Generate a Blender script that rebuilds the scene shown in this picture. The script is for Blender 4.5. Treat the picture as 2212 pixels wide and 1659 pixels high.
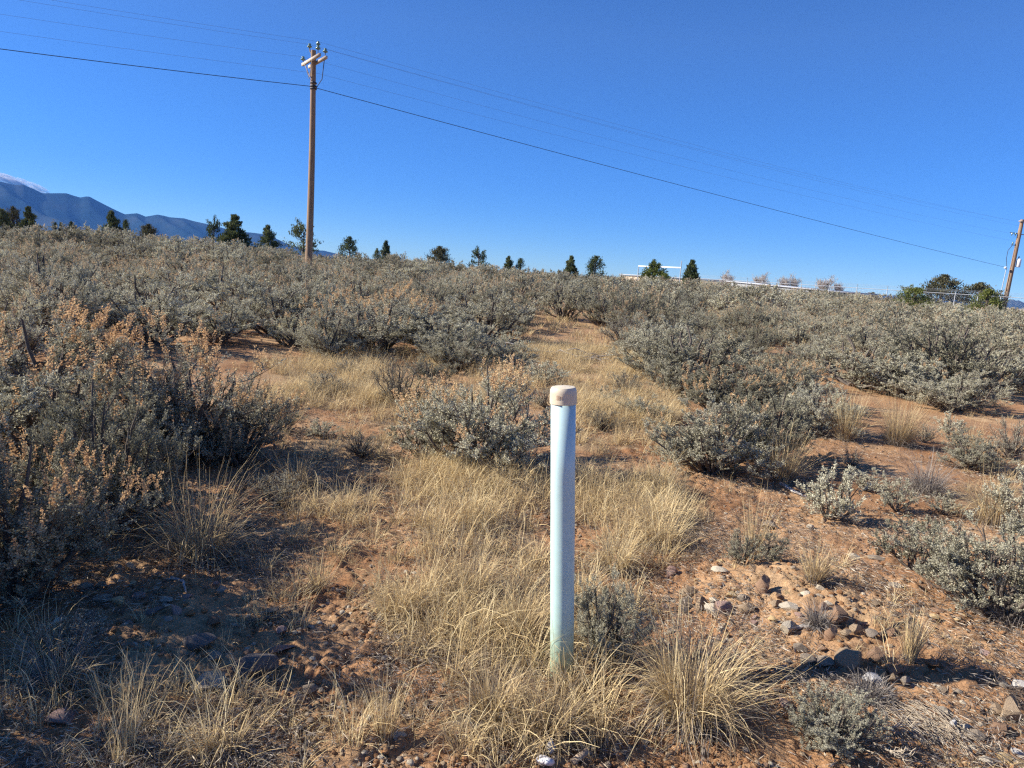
import bpy, math, random
import numpy as np
from mathutils import Matrix, Vector, Euler

random.seed(7)
RNG = np.random.default_rng(11)
sc = bpy.context.scene
for o in list(bpy.data.objects):
    bpy.data.objects.remove(o)

# ------------------------------------------------------------------ camera, sky, sun, exposure
FPX = 1533.0                      # focal length in pixels of a 2212 px wide picture
PITCH, ROLL = math.radians(8.93), math.radians(4.0)
CAM = np.array([0.0, 0.0, 1.7])
_F = np.array([0, math.cos(PITCH), -math.sin(PITCH)])
_U0 = np.array([0, math.sin(PITCH), math.cos(PITCH)])
_R0 = np.array([1.0, 0, 0])
_R = math.cos(ROLL) * _R0 + math.sin(ROLL) * _U0
_U = -math.sin(ROLL) * _R0 + math.cos(ROLL) * _U0
cam_data = bpy.data.cameras.new('camera')
cam_data.sensor_width = 36.0
cam_data.lens = 36.0 * FPX / 2212.0
cam_data.clip_start, cam_data.clip_end = 0.05, 90000
cam = bpy.data.objects.new('camera', cam_data)
sc.collection.objects.link(cam)
cam.matrix_world = Matrix(((_R[0], _U[0], -_F[0], CAM[0]), (_R[1], _U[1], -_F[1], CAM[1]),
                           (_R[2], _U[2], -_F[2], CAM[2]), (0, 0, 0, 1)))
sc.camera = cam

SUN_EL = math.radians(30.0)
SUN_AZ = math.radians(179.0)      # maths angle of the direction towards the sun: left, slightly in front
TO_SUN = Vector((math.cos(SUN_EL) * math.cos(SUN_AZ), math.cos(SUN_EL) * math.sin(SUN_AZ), math.sin(SUN_EL)))
world = bpy.data.worlds.new('World')
sc.world = world
world.use_nodes = True
wn, wl = world.node_tree.nodes, world.node_tree.links
wn.clear()
sky = wn.new('ShaderNodeTexSky')
sky.sky_type = 'NISHITA'
sky.sun_disc = False
sky.sun_elevation = SUN_EL
sky.sun_rotation = math.radians(90) - SUN_AZ
sky.altitude = 2100
sky.air_density = 1.0
sky.dust_density = 0.0
sky.ozone_density = 3.0
hs = wn.new('ShaderNodeHueSaturation')
hs.inputs['Saturation'].default_value = 1.30
hs.inputs['Value'].default_value = 1.0
hs.inputs['Hue'].default_value = 0.513
bg = wn.new('ShaderNodeBackground')
bg.inputs['Strength'].default_value = 0.078
wo = wn.new('ShaderNodeOutputWorld')
wtc = wn.new('ShaderNodeTexCoord'); wsp = wn.new('ShaderNodeSeparateXYZ'); wrp = wn.new('ShaderNodeValToRGB'); wmx = wn.new('ShaderNodeMix')
wl.new(wtc.outputs['Generated'], wsp.inputs[0]); wl.new(wsp.outputs['Z'], wrp.inputs[0])
for e_, (p_, c_) in zip((wrp.color_ramp.elements[0], wrp.color_ramp.elements[1]), ((0.0, (0.56, 0.74, 0.95, 1)), (0.30, (1.05, 1.0, 0.98, 1)))):
    e_.position = p_; e_.color = c_
wmx.data_type = 'RGBA'; wmx.blend_type = 'MULTIPLY'; wmx.inputs[0].default_value = 1.0
wl.new(sky.outputs[0], wmx.inputs[6]); wl.new(wrp.outputs[0], wmx.inputs[7])
wl.new(wmx.outputs[2], hs.inputs['Color'])
wl.new(hs.outputs[0], bg.inputs['Color'])
wl.new(bg.outputs[0], wo.inputs['Surface'])

sun_d = bpy.data.lights.new('sun', 'SUN')
sun_d.energy = 5.0
sun_d.angle = math.radians(0.5)
sun_d.color = (1.0, 0.93, 0.83)
sun = bpy.data.objects.new('sun', sun_d)
sc.collection.objects.link(sun)
sun.rotation_euler = TO_SUN.to_track_quat('Z', 'Y').to_euler()
sun.location = (0, 0, 60)

sc.view_settings.view_transform = 'Standard'
sc.view_settings.look = 'None'
sc.view_settings.gamma = 1.0
sc.view_settings.use_curve_mapping = False
sc.view_settings.exposure = 1.1
sc.render.engine = 'CYCLES'
sc.cycles.max_bounces = 5
sc.cycles.diffuse_bounces = 3
sc.cycles.glossy_bounces = 2
sc.cycles.transmission_bounces = 3
sc.cycles.volume_bounces = 0
sc.cycles.transparent_max_bounces = 6
sc.cycles.use_denoising = False
sc.cycles.pixel_filter_type = 'BLACKMAN_HARRIS'
sc.cycles.filter_width = 1.3

# ------------------------------------------------------------------ picture <-> place (2212 px wide frame)
S = 2212.0 / 3072.0
def ray(px, py):
    d = _F + _R * (px - 1106) / FPX - _U * (py - 829.5) / FPX
    return d / np.linalg.norm(d)
def at(px, py, depth):            # point at a depth along the camera axis
    d = ray(px, py)
    return CAM + d * depth / (d @ _F)
def project(x, y, z):
    v = np.stack([x - CAM[0], y - CAM[1], z - CAM[2]], -1)
    dep = v @ _F
    return 1106 + FPX * (v @ _R) / dep, 829.5 - FPX * (v @ _U) / dep, dep

# ------------------------------------------------------------------ noise
_T = np.random.default_rng(3).random((256, 256))
def vnoise(x, y, s=0):
    x = np.asarray(x, float) + 37.3 * s
    y = np.asarray(y, float) + 91.7 * s
    xi, yi = np.floor(x).astype(int), np.floor(y).astype(int)
    fx, fy = x - xi, y - yi
    fx = fx * fx * (3 - 2 * fx); fy = fy * fy * (3 - 2 * fy)
    a = _T[xi & 255, yi & 255]; b = _T[(xi + 1) & 255, yi & 255]
    c = _T[xi & 255, (yi + 1) & 255]; d = _T[(xi + 1) & 255, (yi + 1) & 255]
    return (a * (1 - fx) + b * fx) * (1 - fy) + (c * (1 - fx) + d * fx) * fy
def fbm(x, y, o=4, s=0):
    v = 0; a = 0.5; t = 0
    for k in range(o):
        v = v + a * vnoise(x * 2 ** k, y * 2 ** k, s + k); t += a; a *= 0.5
    return v / t
def sstep(a, b, x):
    t = np.clip((x - a) / (b - a), 0, 1)
    return t * t * (3 - 2 * t)

# ------------------------------------------------------------------ the lie of the land
SKYLINE = [(-500, 470), (0, 487), (130, 487), (240, 495), (350, 502), (440, 512), (560, 525), (640, 540), (720, 548),
           (870, 552), (1000, 566), (1100, 576), (1200, 585), (1300, 590), (1380, 598), (1500, 603), (1700, 618),
           (1850, 632), (1950, 642), (2100, 657), (2212, 668), (2700, 705)]
_az, _cz, _rc = [], [], []
for (sx, sy) in SKYLINE:
    d = ray(sx, sy)
    az = math.atan2(d[0], d[1]); el = math.atan2(d[2], math.hypot(d[0], d[1]))
    rc = 58 + 18 * max(0, min(1, (sx - 1100) / 1000))
    _az.append(az); _rc.append(rc); _cz.append(1.7 + rc * math.tan(el) - 1.20)
_az, _cz, _rc = map(np.array, (_az, _cz, _rc))
def ground_z(x, y):
    x = np.asarray(x, float); y = np.asarray(y, float)
    r = np.hypot(x, y); az = np.arctan2(x, y)
    cz = np.interp(az, _az, _cz); rc = np.interp(az, _az, _rc)
    z = cz * (sstep(7, rc, r) * 0.75 + 0.25 * np.clip((r - 7) / (rc - 7), 0, 1))
    z = z - (cz - 0.3) * 0.75 * sstep(rc * 1.05, rc * 2.2, r)
    near = 1 - sstep(40, 90, r)
    z = z + near * 0.16 * (fbm(x / 4.5, y / 4.5, 3, 5) - 0.5) * sstep(1.5, 9, r)
    z = z + (1 - sstep(20, 40, r)) * 0.07 * (fbm(x / 0.8, y / 0.8, 3, 9) - 0.5)
    z = z + 0.19 * sstep(0.7, 1.7, x) * np.exp(-((y - 3.2) / 1.1) ** 2)           # low bank right of the pipe
    z = z + 0.05 * np.exp(-((y - 3.55 - 0.1 * x) / 0.22) ** 2) * sstep(0.9, 1.3, x) * (1 - sstep(2.6, 3.1, x))
    return z
def clods(x, y):
    r = np.hypot(x, y)
    k = 1 - sstep(8, 16, r)
    b1 = np.abs(fbm(x / 0.16, y / 0.16, 2, 21) - 0.5) * 2
    b2 = np.abs(vnoise(x / 0.05, y / 0.05, 31) - 0.5) * 2
    b3 = np.abs(vnoise(x / 0.022, y / 0.022, 41) - 0.5) * 2
    m = 0.35 + 0.65 * sstep(0.35, 0.65, fbm(x / 0.9, y / 0.9, 2, 51))
    return k * m * (0.040 * b1 + 0.026 * b2 + 0.014 * b3 - 0.034)
def gz(x, y):
    return float(ground_z(x, y))
def ground_at(px, py):
    d = ray(px, py)
    t = np.concatenate([np.arange(1.5, 12, 0.01), np.arange(12, 120, 0.1)])
    P = CAM + d * t[:, None]
    below = P[:, 2] < ground_z(P[:, 0], P[:, 1])
    i = int(np.argmax(below)) if below.any() else len(t) - 1
    return P[i]
def height_to(p, px, py):         # height of the picture point (px,py) above ground point p, at p's distance
    d = ray(px, py)
    k = math.hypot(p[0], p[1]) / math.hypot(d[0], d[1])
    return 1.7 + d[2] * k - p[2]
def width_of(p, wpx):
    return wpx / FPX * float((np.array(p) - CAM) @ _F)

# ------------------------------------------------------------------ materials
def newmat(name):
    m = bpy.data.materials.new(name); m.use_nodes = True
    n, l = m.node_tree.nodes, m.node_tree.links
    n.clear()
    return m, n, l
def out(n, l, sh, disp=None):
    o = n.new('ShaderNodeOutputMaterial'); l.new(sh, o.inputs['Surface']); return o
def ramp(n, l, fac, stops):
    r = n.new('ShaderNodeValToRGB')
    el = r.color_ramp.elements
    while len(el) < len(stops): el.new(0.5)
    for e, (p, c) in zip(el, stops):
        e.position = p; e.color = (*c, 1)
    l.new(fac, r.inputs[0])
    return r.outputs[0]
def noise(n, l, scale, detail=4, rough=0.55, coord='Object', vec=None):
    t = n.new('ShaderNodeTexNoise'); t.inputs['Scale'].default_value = scale
    t.inputs['Detail'].default_value = detail; t.inputs['Roughness'].default_value = rough
    if vec is None:
        c = n.new('ShaderNodeTexCoord'); vec = c.outputs[coord]
    l.new(vec, t.inputs['Vector'])
    return t.outputs['Fac']
def mathn(n, l, op, a, b):
    m = n.new('ShaderNodeMath'); m.operation = op
    for i, v in enumerate((a, b)):
        if isinstance(v, (int, float)): m.inputs[i].default_value = v
        else: l.new(v, m.inputs[i])
    return m.outputs[0]
def mix(n, l, fac, a, b, mode='MIX'):
    m = n.new('ShaderNodeMix'); m.data_type = 'RGBA'; m.blend_type = mode
    for i, v in ((0, fac), (6, a), (7, b)):
        if isinstance(v, (int, float)): m.inputs[i].default_value = v
        elif isinstance(v, tuple): m.inputs[i].default_value = (*v, 1)
        else: l.new(v, m.inputs[i])
    return m.outputs[2]

def leaf_mat(name, stops, trans=0.25, spread=0.45):
    """leaves and blades: colour by plant (object random) and by leaf (attribute rnd)"""
    m, n, l = newmat(name)
    oi = n.new('ShaderNodeObjectInfo')
    at_ = n.new('ShaderNodeAttribute'); at_.attribute_name = 'rnd'
    f = mathn(n, l, 'ADD', mathn(n, l, 'MULTIPLY', oi.outputs['Random'], 1 - spread), mathn(n, l, 'MULTIPLY', at_.outputs['Fac'], spread))
    c = ramp(n, l, f, stops)
    d = n.new('ShaderNodeBsdfDiffuse'); t = n.new('ShaderNodeBsdfTranslucent'); ms = n.new('ShaderNodeMixShader')
    l.new(c, d.inputs[0]); l.new(c, t.inputs[0]); ms.inputs[0].default_value = trans
    l.new(d.outputs[0], ms.inputs[1]); l.new(t.outputs[0], ms.inputs[2])
    out(n, l, ms.outputs[0])
    return m
def plain_mat(name, stops, scale=8, rough=0.8, bump=0.0, bscale=40, metallic=0.0, stretch=None, spec=0.3, objrnd=0.0):
    m, n, l = newmat(name)
    tc = n.new('ShaderNodeTexCoord'); vec = tc.outputs['Object']
    if stretch:
        mp = n.new('ShaderNodeMapping'); mp.inputs['Scale'].default_value = stretch
        l.new(vec, mp.inputs['Vector']); vec = mp.outputs[0]
    f = noise(n, l, scale, 5, 0.6, vec=vec)
    if objrnd:
        oi = n.new('ShaderNodeObjectInfo')
        f = mathn(n, l, 'ADD', mathn(n, l, 'MULTIPLY', f, 1 - objrnd), mathn(n, l, 'MULTIPLY', oi.outputs['Random'], objrnd))
    c = ramp(n, l, f, stops)
    b = n.new('ShaderNodeBsdfPrincipled')
    l.new(c, b.inputs['Base Color']); b.inputs['Roughness'].default_value = rough
    b.inputs['Metallic'].default_value = metallic
    b.inputs['Specular IOR Level'].default_value = spec
    if bump:
        bp = n.new('ShaderNodeBump'); bp.inputs['Strength'].default_value = bump; bp.inputs['Distance'].default_value = 0.01
        l.new(noise(n, l, bscale, 6, 0.65, vec=vec), bp.inputs['Height']); l.new(bp.outputs[0], b.inputs['Normal'])
    out(n, l, b.outputs[0])
    return m

M = {}
M['sage_leaf'] = leaf_mat('sage_leaf', [(0.0, (0.15, 0.148, 0.10)), (0.3, (0.34, 0.32, 0.225)), (0.65, (0.54, 0.515, 0.385)), (1.0, (0.72, 0.69, 0.49))], 0.18, 0.4)
M['sage_flower'] = leaf_mat('sage_flower', [(0.0, (0.55, 0.33, 0.16)), (0.5, (0.70, 0.47, 0.25)), (1.0, (0.80, 0.64, 0.38))], 0.3, 0.7)
M['sage_flower_dull'] = leaf_mat('dull_sage_flower', [(0.0, (0.46, 0.33, 0.19)), (0.5, (0.60, 0.45, 0.27)), (1.0, (0.70, 0.57, 0.38))], 0.3, 0.7)
M['sage_wood'] = plain_mat('sage_wood', [(0.2, (0.06, 0.048, 0.038)), (0.8, (0.17, 0.14, 0.115))], 30, 0.9)
M['grass'] = leaf_mat('dry_grass', [(0.0, (0.18, 0.14, 0.105)), (0.3, (0.42, 0.32, 0.20)), (0.6, (0.70, 0.53, 0.27)), (1.0, (0.90, 0.78, 0.48))], 0.3, 0.75)
M['thatch'] = leaf_mat('dead_thatch', [(0.0, (0.13, 0.115, 0.10)), (0.5, (0.26, 0.23, 0.20)), (1.0, (0.42, 0.37, 0.31))], 0.15, 0.8)
M['straw'] = leaf_mat('bleached_straw', [(0.0, (0.34, 0.28, 0.20)), (0.5, (0.55, 0.46, 0.34)), (1.0, (0.74, 0.66, 0.52))], 0.15, 0.85)
M['juniper'] = leaf_mat('evergreen_needles', [(0.0, (0.045, 0.062, 0.030)), (0.5, (0.095, 0.115, 0.050)), (1.0, (0.19, 0.20, 0.085))], 0.2, 0.6)
M['juniper_dark'] = leaf_mat('evergreen_needles_olive', [(0.0, (0.06, 0.065, 0.036)), (0.5, (0.115, 0.11, 0.06)), (1.0, (0.20, 0.17, 0.095))], 0.2, 0.7)
M['juniper_bright'] = leaf_mat('evergreen_needles_green', [(0.0, (0.055, 0.078, 0.022)), (0.5, (0.13, 0.155, 0.045)), (1.0, (0.25, 0.26, 0.08))], 0.25, 0.7)
M['bark'] = plain_mat('bark', [(0.2, (0.06, 0.045, 0.035)), (0.8, (0.15, 0.115, 0.09))], 12, 0.95)
M['pale_twig'] = plain_mat('pale_twigs', [(0.2, (0.34, 0.30, 0.27)), (0.8, (0.50, 0.45, 0.40))], 3, 0.9)
M['dead_wood'] = plain_mat('weathered_wood', [(0.2, (0.22, 0.20, 0.18)), (0.8, (0.55, 0.52, 0.48))], 20, 0.9, 0.5, 60)
M['pole_wood'] = plain_mat('utility_pole_wood', [(0.25, (0.13, 0.08, 0.05)), (0.5, (0.28, 0.185, 0.115)), (0.8, (0.42, 0.30, 0.20))], 3, 0.85, 0.6, 8, stretch=(14, 14, 0.5))
M['arm_wood'] = plain_mat('crossarm_wood', [(0.25, (0.34, 0.27, 0.21)), (0.8, (0.58, 0.50, 0.42))], 5, 0.85)
M['steel'] = plain_mat('galvanised_steel', [(0.2, (0.38, 0.40, 0.42)), (0.8, (0.55, 0.57, 0.58))], 6, 0.5, metallic=0.3)
M['white_rail'] = plain_mat('bright_rail', [(0.2, (0.72, 0.72, 0.72)), (0.8, (0.82, 0.82, 0.82))], 6, 0.4)
M['eave'] = plain_mat('roof_edge', [(0.2, (0.34, 0.36, 0.39)), (0.8, (0.42, 0.44, 0.47))], 0.8, 0.6)
M['dark_metal'] = plain_mat('dark_hardware', [(0.2, (0.03, 0.03, 0.035)), (0.8, (0.07, 0.07, 0.08))], 6, 0.6)
M['wire'] = plain_mat('wire', [(0.2, (0.03, 0.035, 0.05)), (0.8, (0.06, 0.07, 0.09))], 1, 0.6)
M['thin_wire'] = plain_mat('thin_wire', [(0.2, (0.14, 0.18, 0.26)), (0.8, (0.20, 0.24, 0.32))], 1, 0.6)
M['porcelain'] = plain_mat('green_glass_insulator', [(0.2, (0.10, 0.19, 0.15)), (0.8, (0.22, 0.32, 0.26))], 10, 0.15, spec=0.6)
M['grey_wall'] = plain_mat('grey_wall', [(0.2, (0.19, 0.20, 0.21)), (0.8, (0.25, 0.26, 0.27))], 0.6, 0.8)
M['tan_wall'] = plain_mat('tan_wall', [(0.2, (0.45, 0.35, 0.26)), (0.8, (0.52, 0.42, 0.32))], 0.6, 0.9)

# soil
m, n, l = newmat('red_soil')
tc = n.new('ShaderNodeTexCoord'); P_ = tc.outputs['Object']
n1 = noise(n, l, 0.9, 5, 0.6, vec=P_)
n2 = noise(n, l, 9.0, 5, 0.65, vec=P_)
n3 = noise(n, l, 70.0, 4, 0.7, vec=P_)
c1 = ramp(n, l, n1, [(0.30, (0.25, 0.122, 0.056)), (0.5, (0.37, 0.205, 0.103)), (0.7, (0.50, 0.335, 0.185))])
c2 = ramp(n, l, n2, [(0.28, (0.70, 0.62, 0.55)), (0.5, (1, 1, 1)), (0.75, (1.15, 1.20, 1.25))])
c3 = ramp(n, l, n3, [(0.30, (0.72, 0.68, 0.64)), (0.5, (1, 1, 1)), (0.72, (1.22, 1.25, 1.28))])
cc = mix(n, l, 1.0, mix(n, l, 1.0, c1, c2, 'MULTIPLY'), c3, 'MULTIPLY')
g_at = n.new('ShaderNodeAttribute'); g_at.attribute_name = 'litter'
cc = mix(n, l, g_at.outputs['Fac'], cc, mix(n, l, n3, (0.20, 0.13, 0.075), (0.50, 0.37, 0.21)))
b = n.new('ShaderNodeBsdfPrincipled'); l.new(cc, b.inputs['Base Color'])
b.inputs['Roughness'].default_value = 0.95; b.inputs['Specular IOR Level'].default_value = 0.15
bp = n.new('ShaderNodeBump'); bp.inputs['Strength'].default_value = 0.9; bp.inputs['Distance'].default_value = 0.012
hh = mathn(n, l, 'ADD', noise(n, l, 45, 6, 0.7, vec=P_), mathn(n, l, 'MULTIPLY', noise(n, l, 160, 4, 0.7, vec=P_), 0.5))
l.new(hh, bp.inputs['Height']); l.new(bp.outputs[0], b.inputs['Normal'])
out(n, l, b.outputs[0]); M['soil'] = m

# stones: colour tone from an object attribute-free object colour
def stone_mat(name, lo, hi):
    m, n, l = newmat(name)
    tc = n.new('ShaderNodeTexCoord')
    oi = n.new('ShaderNodeObjectInfo')
    f = noise(n, l, 14, 6, 0.7, vec=tc.outputs['Object'])
    c = ramp(n, l, f, [(0.28, lo), (0.75, hi)])
    c = mix(n, l, 1.0, c, ramp(n, l, oi.outputs['Random'], [(0, (0.8, 0.78, 0.76)), (1, (1.15, 1.15, 1.15))]), 'MULTIPLY')
    v = n.new('ShaderNodeTexNoise'); v.inputs['Scale'].default_value = 90; v.inputs['Detail'].default_value = 3
    l.new(tc.outputs['Object'], v.inputs['Vector'])
    c = mix(n, l, 1.0, c, ramp(n, l, v.outputs['Fac'], [(0.35, (0.78, 0.76, 0.74)), (0.6, (1.08, 1.08, 1.08))]), 'MULTIPLY')
    b = n.new('ShaderNodeBsdfPrincipled'); l.new(c, b.inputs['Base Color'])
    b.inputs['Roughness'].default_value = 0.85; b.inputs['Specular IOR Level'].default_value = 0.25
    bp = n.new('ShaderNodeBump'); bp.inputs['Strength'].default_value = 0.6; bp.inputs['Distance'].default_value = 0.02
    l.new(noise(n, l, 22, 7, 0.7, vec=tc.outputs['Object']), bp.inputs['Height']); l.new(bp.outputs[0], b.inputs['Normal'])
    out(n, l, b.outputs[0]); return m
M['st_tan'] = stone_mat('tan_stone', (0.27, 0.19, 0.12), (0.46, 0.36, 0.24))
M['st_pale'] = stone_mat('pale_stone', (0.40, 0.34, 0.25), (0.62, 0.56, 0.44))
M['st_grey'] = stone_mat('grey_stone', (0.23, 0.185, 0.14), (0.42, 0.355, 0.27))
M['st_brown'] = stone_mat('brown_stone', (0.20, 0.12, 0.075), (0.38, 0.25, 0.16))
M['st_dark'] = stone_mat('dark_stone', (0.10, 0.085, 0.075), (0.21, 0.185, 0.165))
M['st_white'] = stone_mat('whitish_stone', (0.45, 0.43, 0.40), (0.72, 0.70, 0.66))
M['st_yellow'] = stone_mat('yellowish_stone', (0.44, 0.31, 0.15), (0.62, 0.47, 0.26))
M['st_soil'] = stone_mat('soil_clod', (0.28, 0.135, 0.06), (0.44, 0.25, 0.12))
M['st_pink'] = stone_mat('pinkish_stone', (0.33, 0.21, 0.17), (0.48, 0.34, 0.28))

# ------------------------------------------------------------------ geometry helpers
class Geo:
    """collects faces (any arity) with a per-vertex rnd value and a material slot"""
    def __init__(s): s.v = []; s.f = []; s.r = []; s.m = []; s.n = 0
    def add(s, v, f, rnd=None, mi=0):
        v = np.asarray(v, float).reshape(-1, 3); f = np.asarray(f, int)
        if len(f) == 0: return
        s.v.append(v); s.f.append(f + s.n)
        s.r.append(np.full(len(v), 0.5) if rnd is None else np.asarray(rnd, float))
        s.m.append(np.full(len(f), mi)); s.n += len(v)
    def mesh(s, name, mats, smooth=False, sharp=False):
        me = bpy.data.meshes.new(name)
        v = np.concatenate(s.v); r = np.concatenate(s.r)
        loops = np.concatenate([f.ravel() for f in s.f])
        tot = np.concatenate([np.full(len(f), f.shape[1]) for f in s.f])
        start = np.concatenate([[0], np.cumsum(tot)[:-1]])
        me.vertices.add(len(v)); me.vertices.foreach_set('co', v.ravel())
        me.loops.add(len(loops)); me.loops.foreach_set('vertex_index', loops.astype(np.int32))
        me.polygons.add(len(tot)); me.polygons.foreach_set('loop_start', start.astype(np.int32))
        me.polygons.foreach_set('loop_total', tot.astype(np.int32))
        mi = np.concatenate(s.m).astype(np.int32)
        for mm in mats: me.materials.append(mm)
        me.polygons.foreach_set('material_index', mi)
        if smooth: me.polygons.foreach_set('use_smooth', np.ones(len(tot), bool))
        a = me.attributes.new('rnd', 'FLOAT', 'POINT'); a.data.foreach_set('value', r)
        me.update(calc_edges=True)
        if sharp: me.set_sharp_from_angle(angle=math.radians(28))
        return me
def link(name, me, parent=None, loc=None, coll=None):
    o = bpy.data.objects.new(name, me)
    (coll or sc.collection).objects.link(o)
    if parent is not None: o.parent = parent
    if loc is not None: o.location = loc
    return o
def tag(o, label=None, cat=None, group=None, kind=None):
    if label: o['label'] = label
    if cat: o['category'] = cat
    if group: o['group'] = group
    if kind: o['kind'] = kind
    return o
def empty(name, loc, rz=0.0, scale=(1, 1, 1)):
    o = bpy.data.objects.new(name, None); sc.collection.objects.link(o)
    o.empty_display_size = 0.1
    o.location = loc; o.rotation_euler = (0, 0, rz); o.scale = scale
    return o
def norm(a):
    return a / np.maximum(np.linalg.norm(a, axis=-1, keepdims=True), 1e-9)
def add_leaves(g, base, d, L, W, rnd, mi=0, rng=RNG):
    n_ = len(base); d = norm(d)
    s_ = norm(np.cross(d, rng.normal(size=(n_, 3))))
    L = np.asarray(L).reshape(-1, 1) * np.ones((n_, 1)); W = np.asarray(W).reshape(-1, 1) * np.ones((n_, 1))
    a = base; b_ = base + d * L * 0.55 + s_ * W * 0.5; c = base + d * L; e = base + d * L * 0.55 - s_ * W * 0.5
    v = np.stack([a, b_, c, e], 1).reshape(-1, 3)
    f = np.arange(4 * n_).reshape(n_, 4)
    g.add(v, f, np.repeat(rnd, 4), mi)
def add_tube(g, pts, rad, k=5, mi=0, rnd=0.5, cap=True):
    """one tube along pts (m,3)"""
    pts = np.asarray(pts, float); m_ = len(pts)
    rad = np.asarray(rad, float) * np.ones(m_)
    t = norm(np.gradient(pts, axis=0))
    ref = np.array([0, 0, 1.0]) if abs(t[:, 2]).mean() < 0.8 else np.array([1.0, 0, 0])
    a = norm(np.cross(t, ref)); b_ = np.cross(t, a)
    ang = np.linspace(0, 2 * math.pi, k, endpoint=False)
    ring = pts[:, None] + rad[:, None, None] * (a[:, None] * np.cos(ang)[None, :, None] + b_[:, None] * np.sin(ang)[None, :, None])
    i = np.arange(m_ - 1)[:, None] * k; j = np.arange(k)[None]; j2 = (j + 1) % k
    f = np.stack([i + j, i + j2, i + k + j2, i + k + j], -1).reshape(-1, 4)
    g.add(ring.reshape(-1, 3), f, np.full(m_ * k, rnd), mi)
    if cap and k > 2:
        g.add(ring[-1], np.arange(k)[None], np.full(k, rnd), mi)
        g.add(ring[0], np.arange(k)[None, ::-1], np.full(k, rnd), mi)
def add_twigs(g, p0, p1, p2, r0, r1, mi=0):
    """many two-segment three-sided tubes at once"""
    n_ = len(p0); P = np.stack([p0, p1, p2], 1)
    t = norm(p2 - p0); a = norm(np.cross(t, np.array([0.31, 0.17, 0.93]))); b_ = np.cross(t, a)
    ang = np.array([0, 2.094, 4.189])
    R_ = np.stack([np.full(n_, 1.0) * r0, (r0 + r1) / 2 * np.ones(n_), np.full(n_, 1.0) * r1], 1)
    ring = P[:, :, None] + R_[:, :, None, None] * (a[:, None, None] * np.cos(ang)[None, None, :, None] + b_[:, None, None] * np.sin(ang)[None, None, :, None])
    v = ring.reshape(-1, 3)
    base = (np.arange(n_) * 9)[:, None]
    q = []
    for s_ in range(2):
        for j in range(3):
            j2 = (j + 1) % 3
            q.append(np.concatenate([base + s_ * 3 + j, base + s_ * 3 + j2, base + s_ * 3 + 3 + j2, base + s_ * 3 + 3 + j], 1))
    g.add(v, np.concatenate(q), np.full(len(v), 0.5), mi)
def add_box(g, c, size, rot=None, mi=0):
    c = np.array(c, float); s_ = np.array(size, float) / 2
    v = np.array([[x, y, z] for x in (-1, 1) for y in (-1, 1) for z in (-1, 1)]) * s_
    if rot is not None: v = v @ np.array(rot.to_matrix() if hasattr(rot, 'to_matrix') else rot).T
    f = [[0, 1, 3, 2], [4, 6, 7, 5], [0, 4, 5, 1], [2, 3, 7, 6], [0, 2, 6, 4], [1, 5, 7, 3]]
    g.add(v + c, f, None, mi)
def add_lathe(g, prof, k=32, c=(0, 0, 0), mi=0):
    prof = np.array(prof, float); ang = np.linspace(0, 2 * math.pi, k, endpoint=False)
    v = np.stack([prof[:, None, 0] * np.cos(ang), prof[:, None, 0] * np.sin(ang), prof[:, None, 1] * np.ones(k)], -1) + np.array(c)
    i = np.arange(len(prof) - 1)[:, None] * k; j = np.arange(k)[None]; j2 = (j + 1) % k
    f = np.stack([i + j, i + j2, i + k + j2, i + k + j], -1).reshape(-1, 4)
    g.add(v.reshape(-1, 3), f, None, mi)

# ------------------------------------------------------------------ ground
az_f = np.radians(np.arange(-50, 50.001, 0.2)); az_c = np.radians(np.arange(55, 306, 5))
azs = np.concatenate([az_f, az_c])
rs = [0.25, 0.8, 1.3, 1.62]
while rs[-1] < 9: rs.append(rs[-1] * 1.0038)
while rs[-1] < 120: rs.append(rs[-1] * 1.02)
while rs[-1] < 9300: rs.append(rs[-1] * 1.12)
rs = np.array(rs)
A_, Rr = np.meshgrid(azs, rs)
gx, gy = Rr * np.sin(A_), Rr * np.cos(A_)
gzv = ground_z(gx, gy) + clods(gx, gy)
far = sstep(300, 3000, Rr); gzv = gzv * (1 - far) - 6 * far
# where dead grass litter covers the soil (by place on the ground, blobs given in the photograph's frame)
GRASS = [  # px, py, rx, ry, tufts per m2
    (900, 830, 330, 80, 110), (1250, 810, 170, 70, 110), (700, 920, 170, 100, 110), (1330, 900, 130, 100, 100),
    (1420, 960, 120, 80, 40), (1000, 1080, 190, 80, 100), (1300, 1120, 180, 90, 100), (1420, 1150, 110, 90, 60),
    (1000, 1290, 190, 110, 130), (1120, 1200, 140, 90, 100), (1080, 1450, 160, 110, 120), (1150, 1570, 180, 100, 120),
    (900, 1380, 90, 80, 60), (750, 1070, 190, 80, 70), (650, 1180, 280, 80, 30), (1230, 720, 90, 60, 30),
    (680, 790, 120, 40, 40), (1440, 790, 60, 60, 30), (1950, 950, 200, 60, 6), (500, 1570, 380, 110, 45),
    (1330, 1540, 120, 90, 50), (150, 1500, 220, 130, 45), (1250, 1330, 130, 60, 80), (2160, 1050, 90, 90, 25), (2100, 860, 130, 30, 18),
    (780, 1560, 160, 100, 40), (640, 1320, 180, 70, 28), (1240, 1480, 110, 120, 60)]
def grass_density(x, y, z):
    px, py, dep = project(x, y, z)
    d_ = np.zeros(np.shape(px))
    for (cx, cy, rx, ry, v_) in GRASS:
        q = ((px - cx) / rx) ** 2 + ((py - cy) / ry) ** 2
        d_ = np.maximum(d_, v_ * (1 - sstep(0.5, 1.5, q)))
    r_ = np.hypot(x, y)
    d_ = np.where(r_ > 13, np.maximum(d_, 7), d_)
    d_ = np.maximum(d_, 6.0)
    return np.where(dep > 0.3, d_, 3.0)
zero_dep = ground_z(gx, gy)
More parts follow.
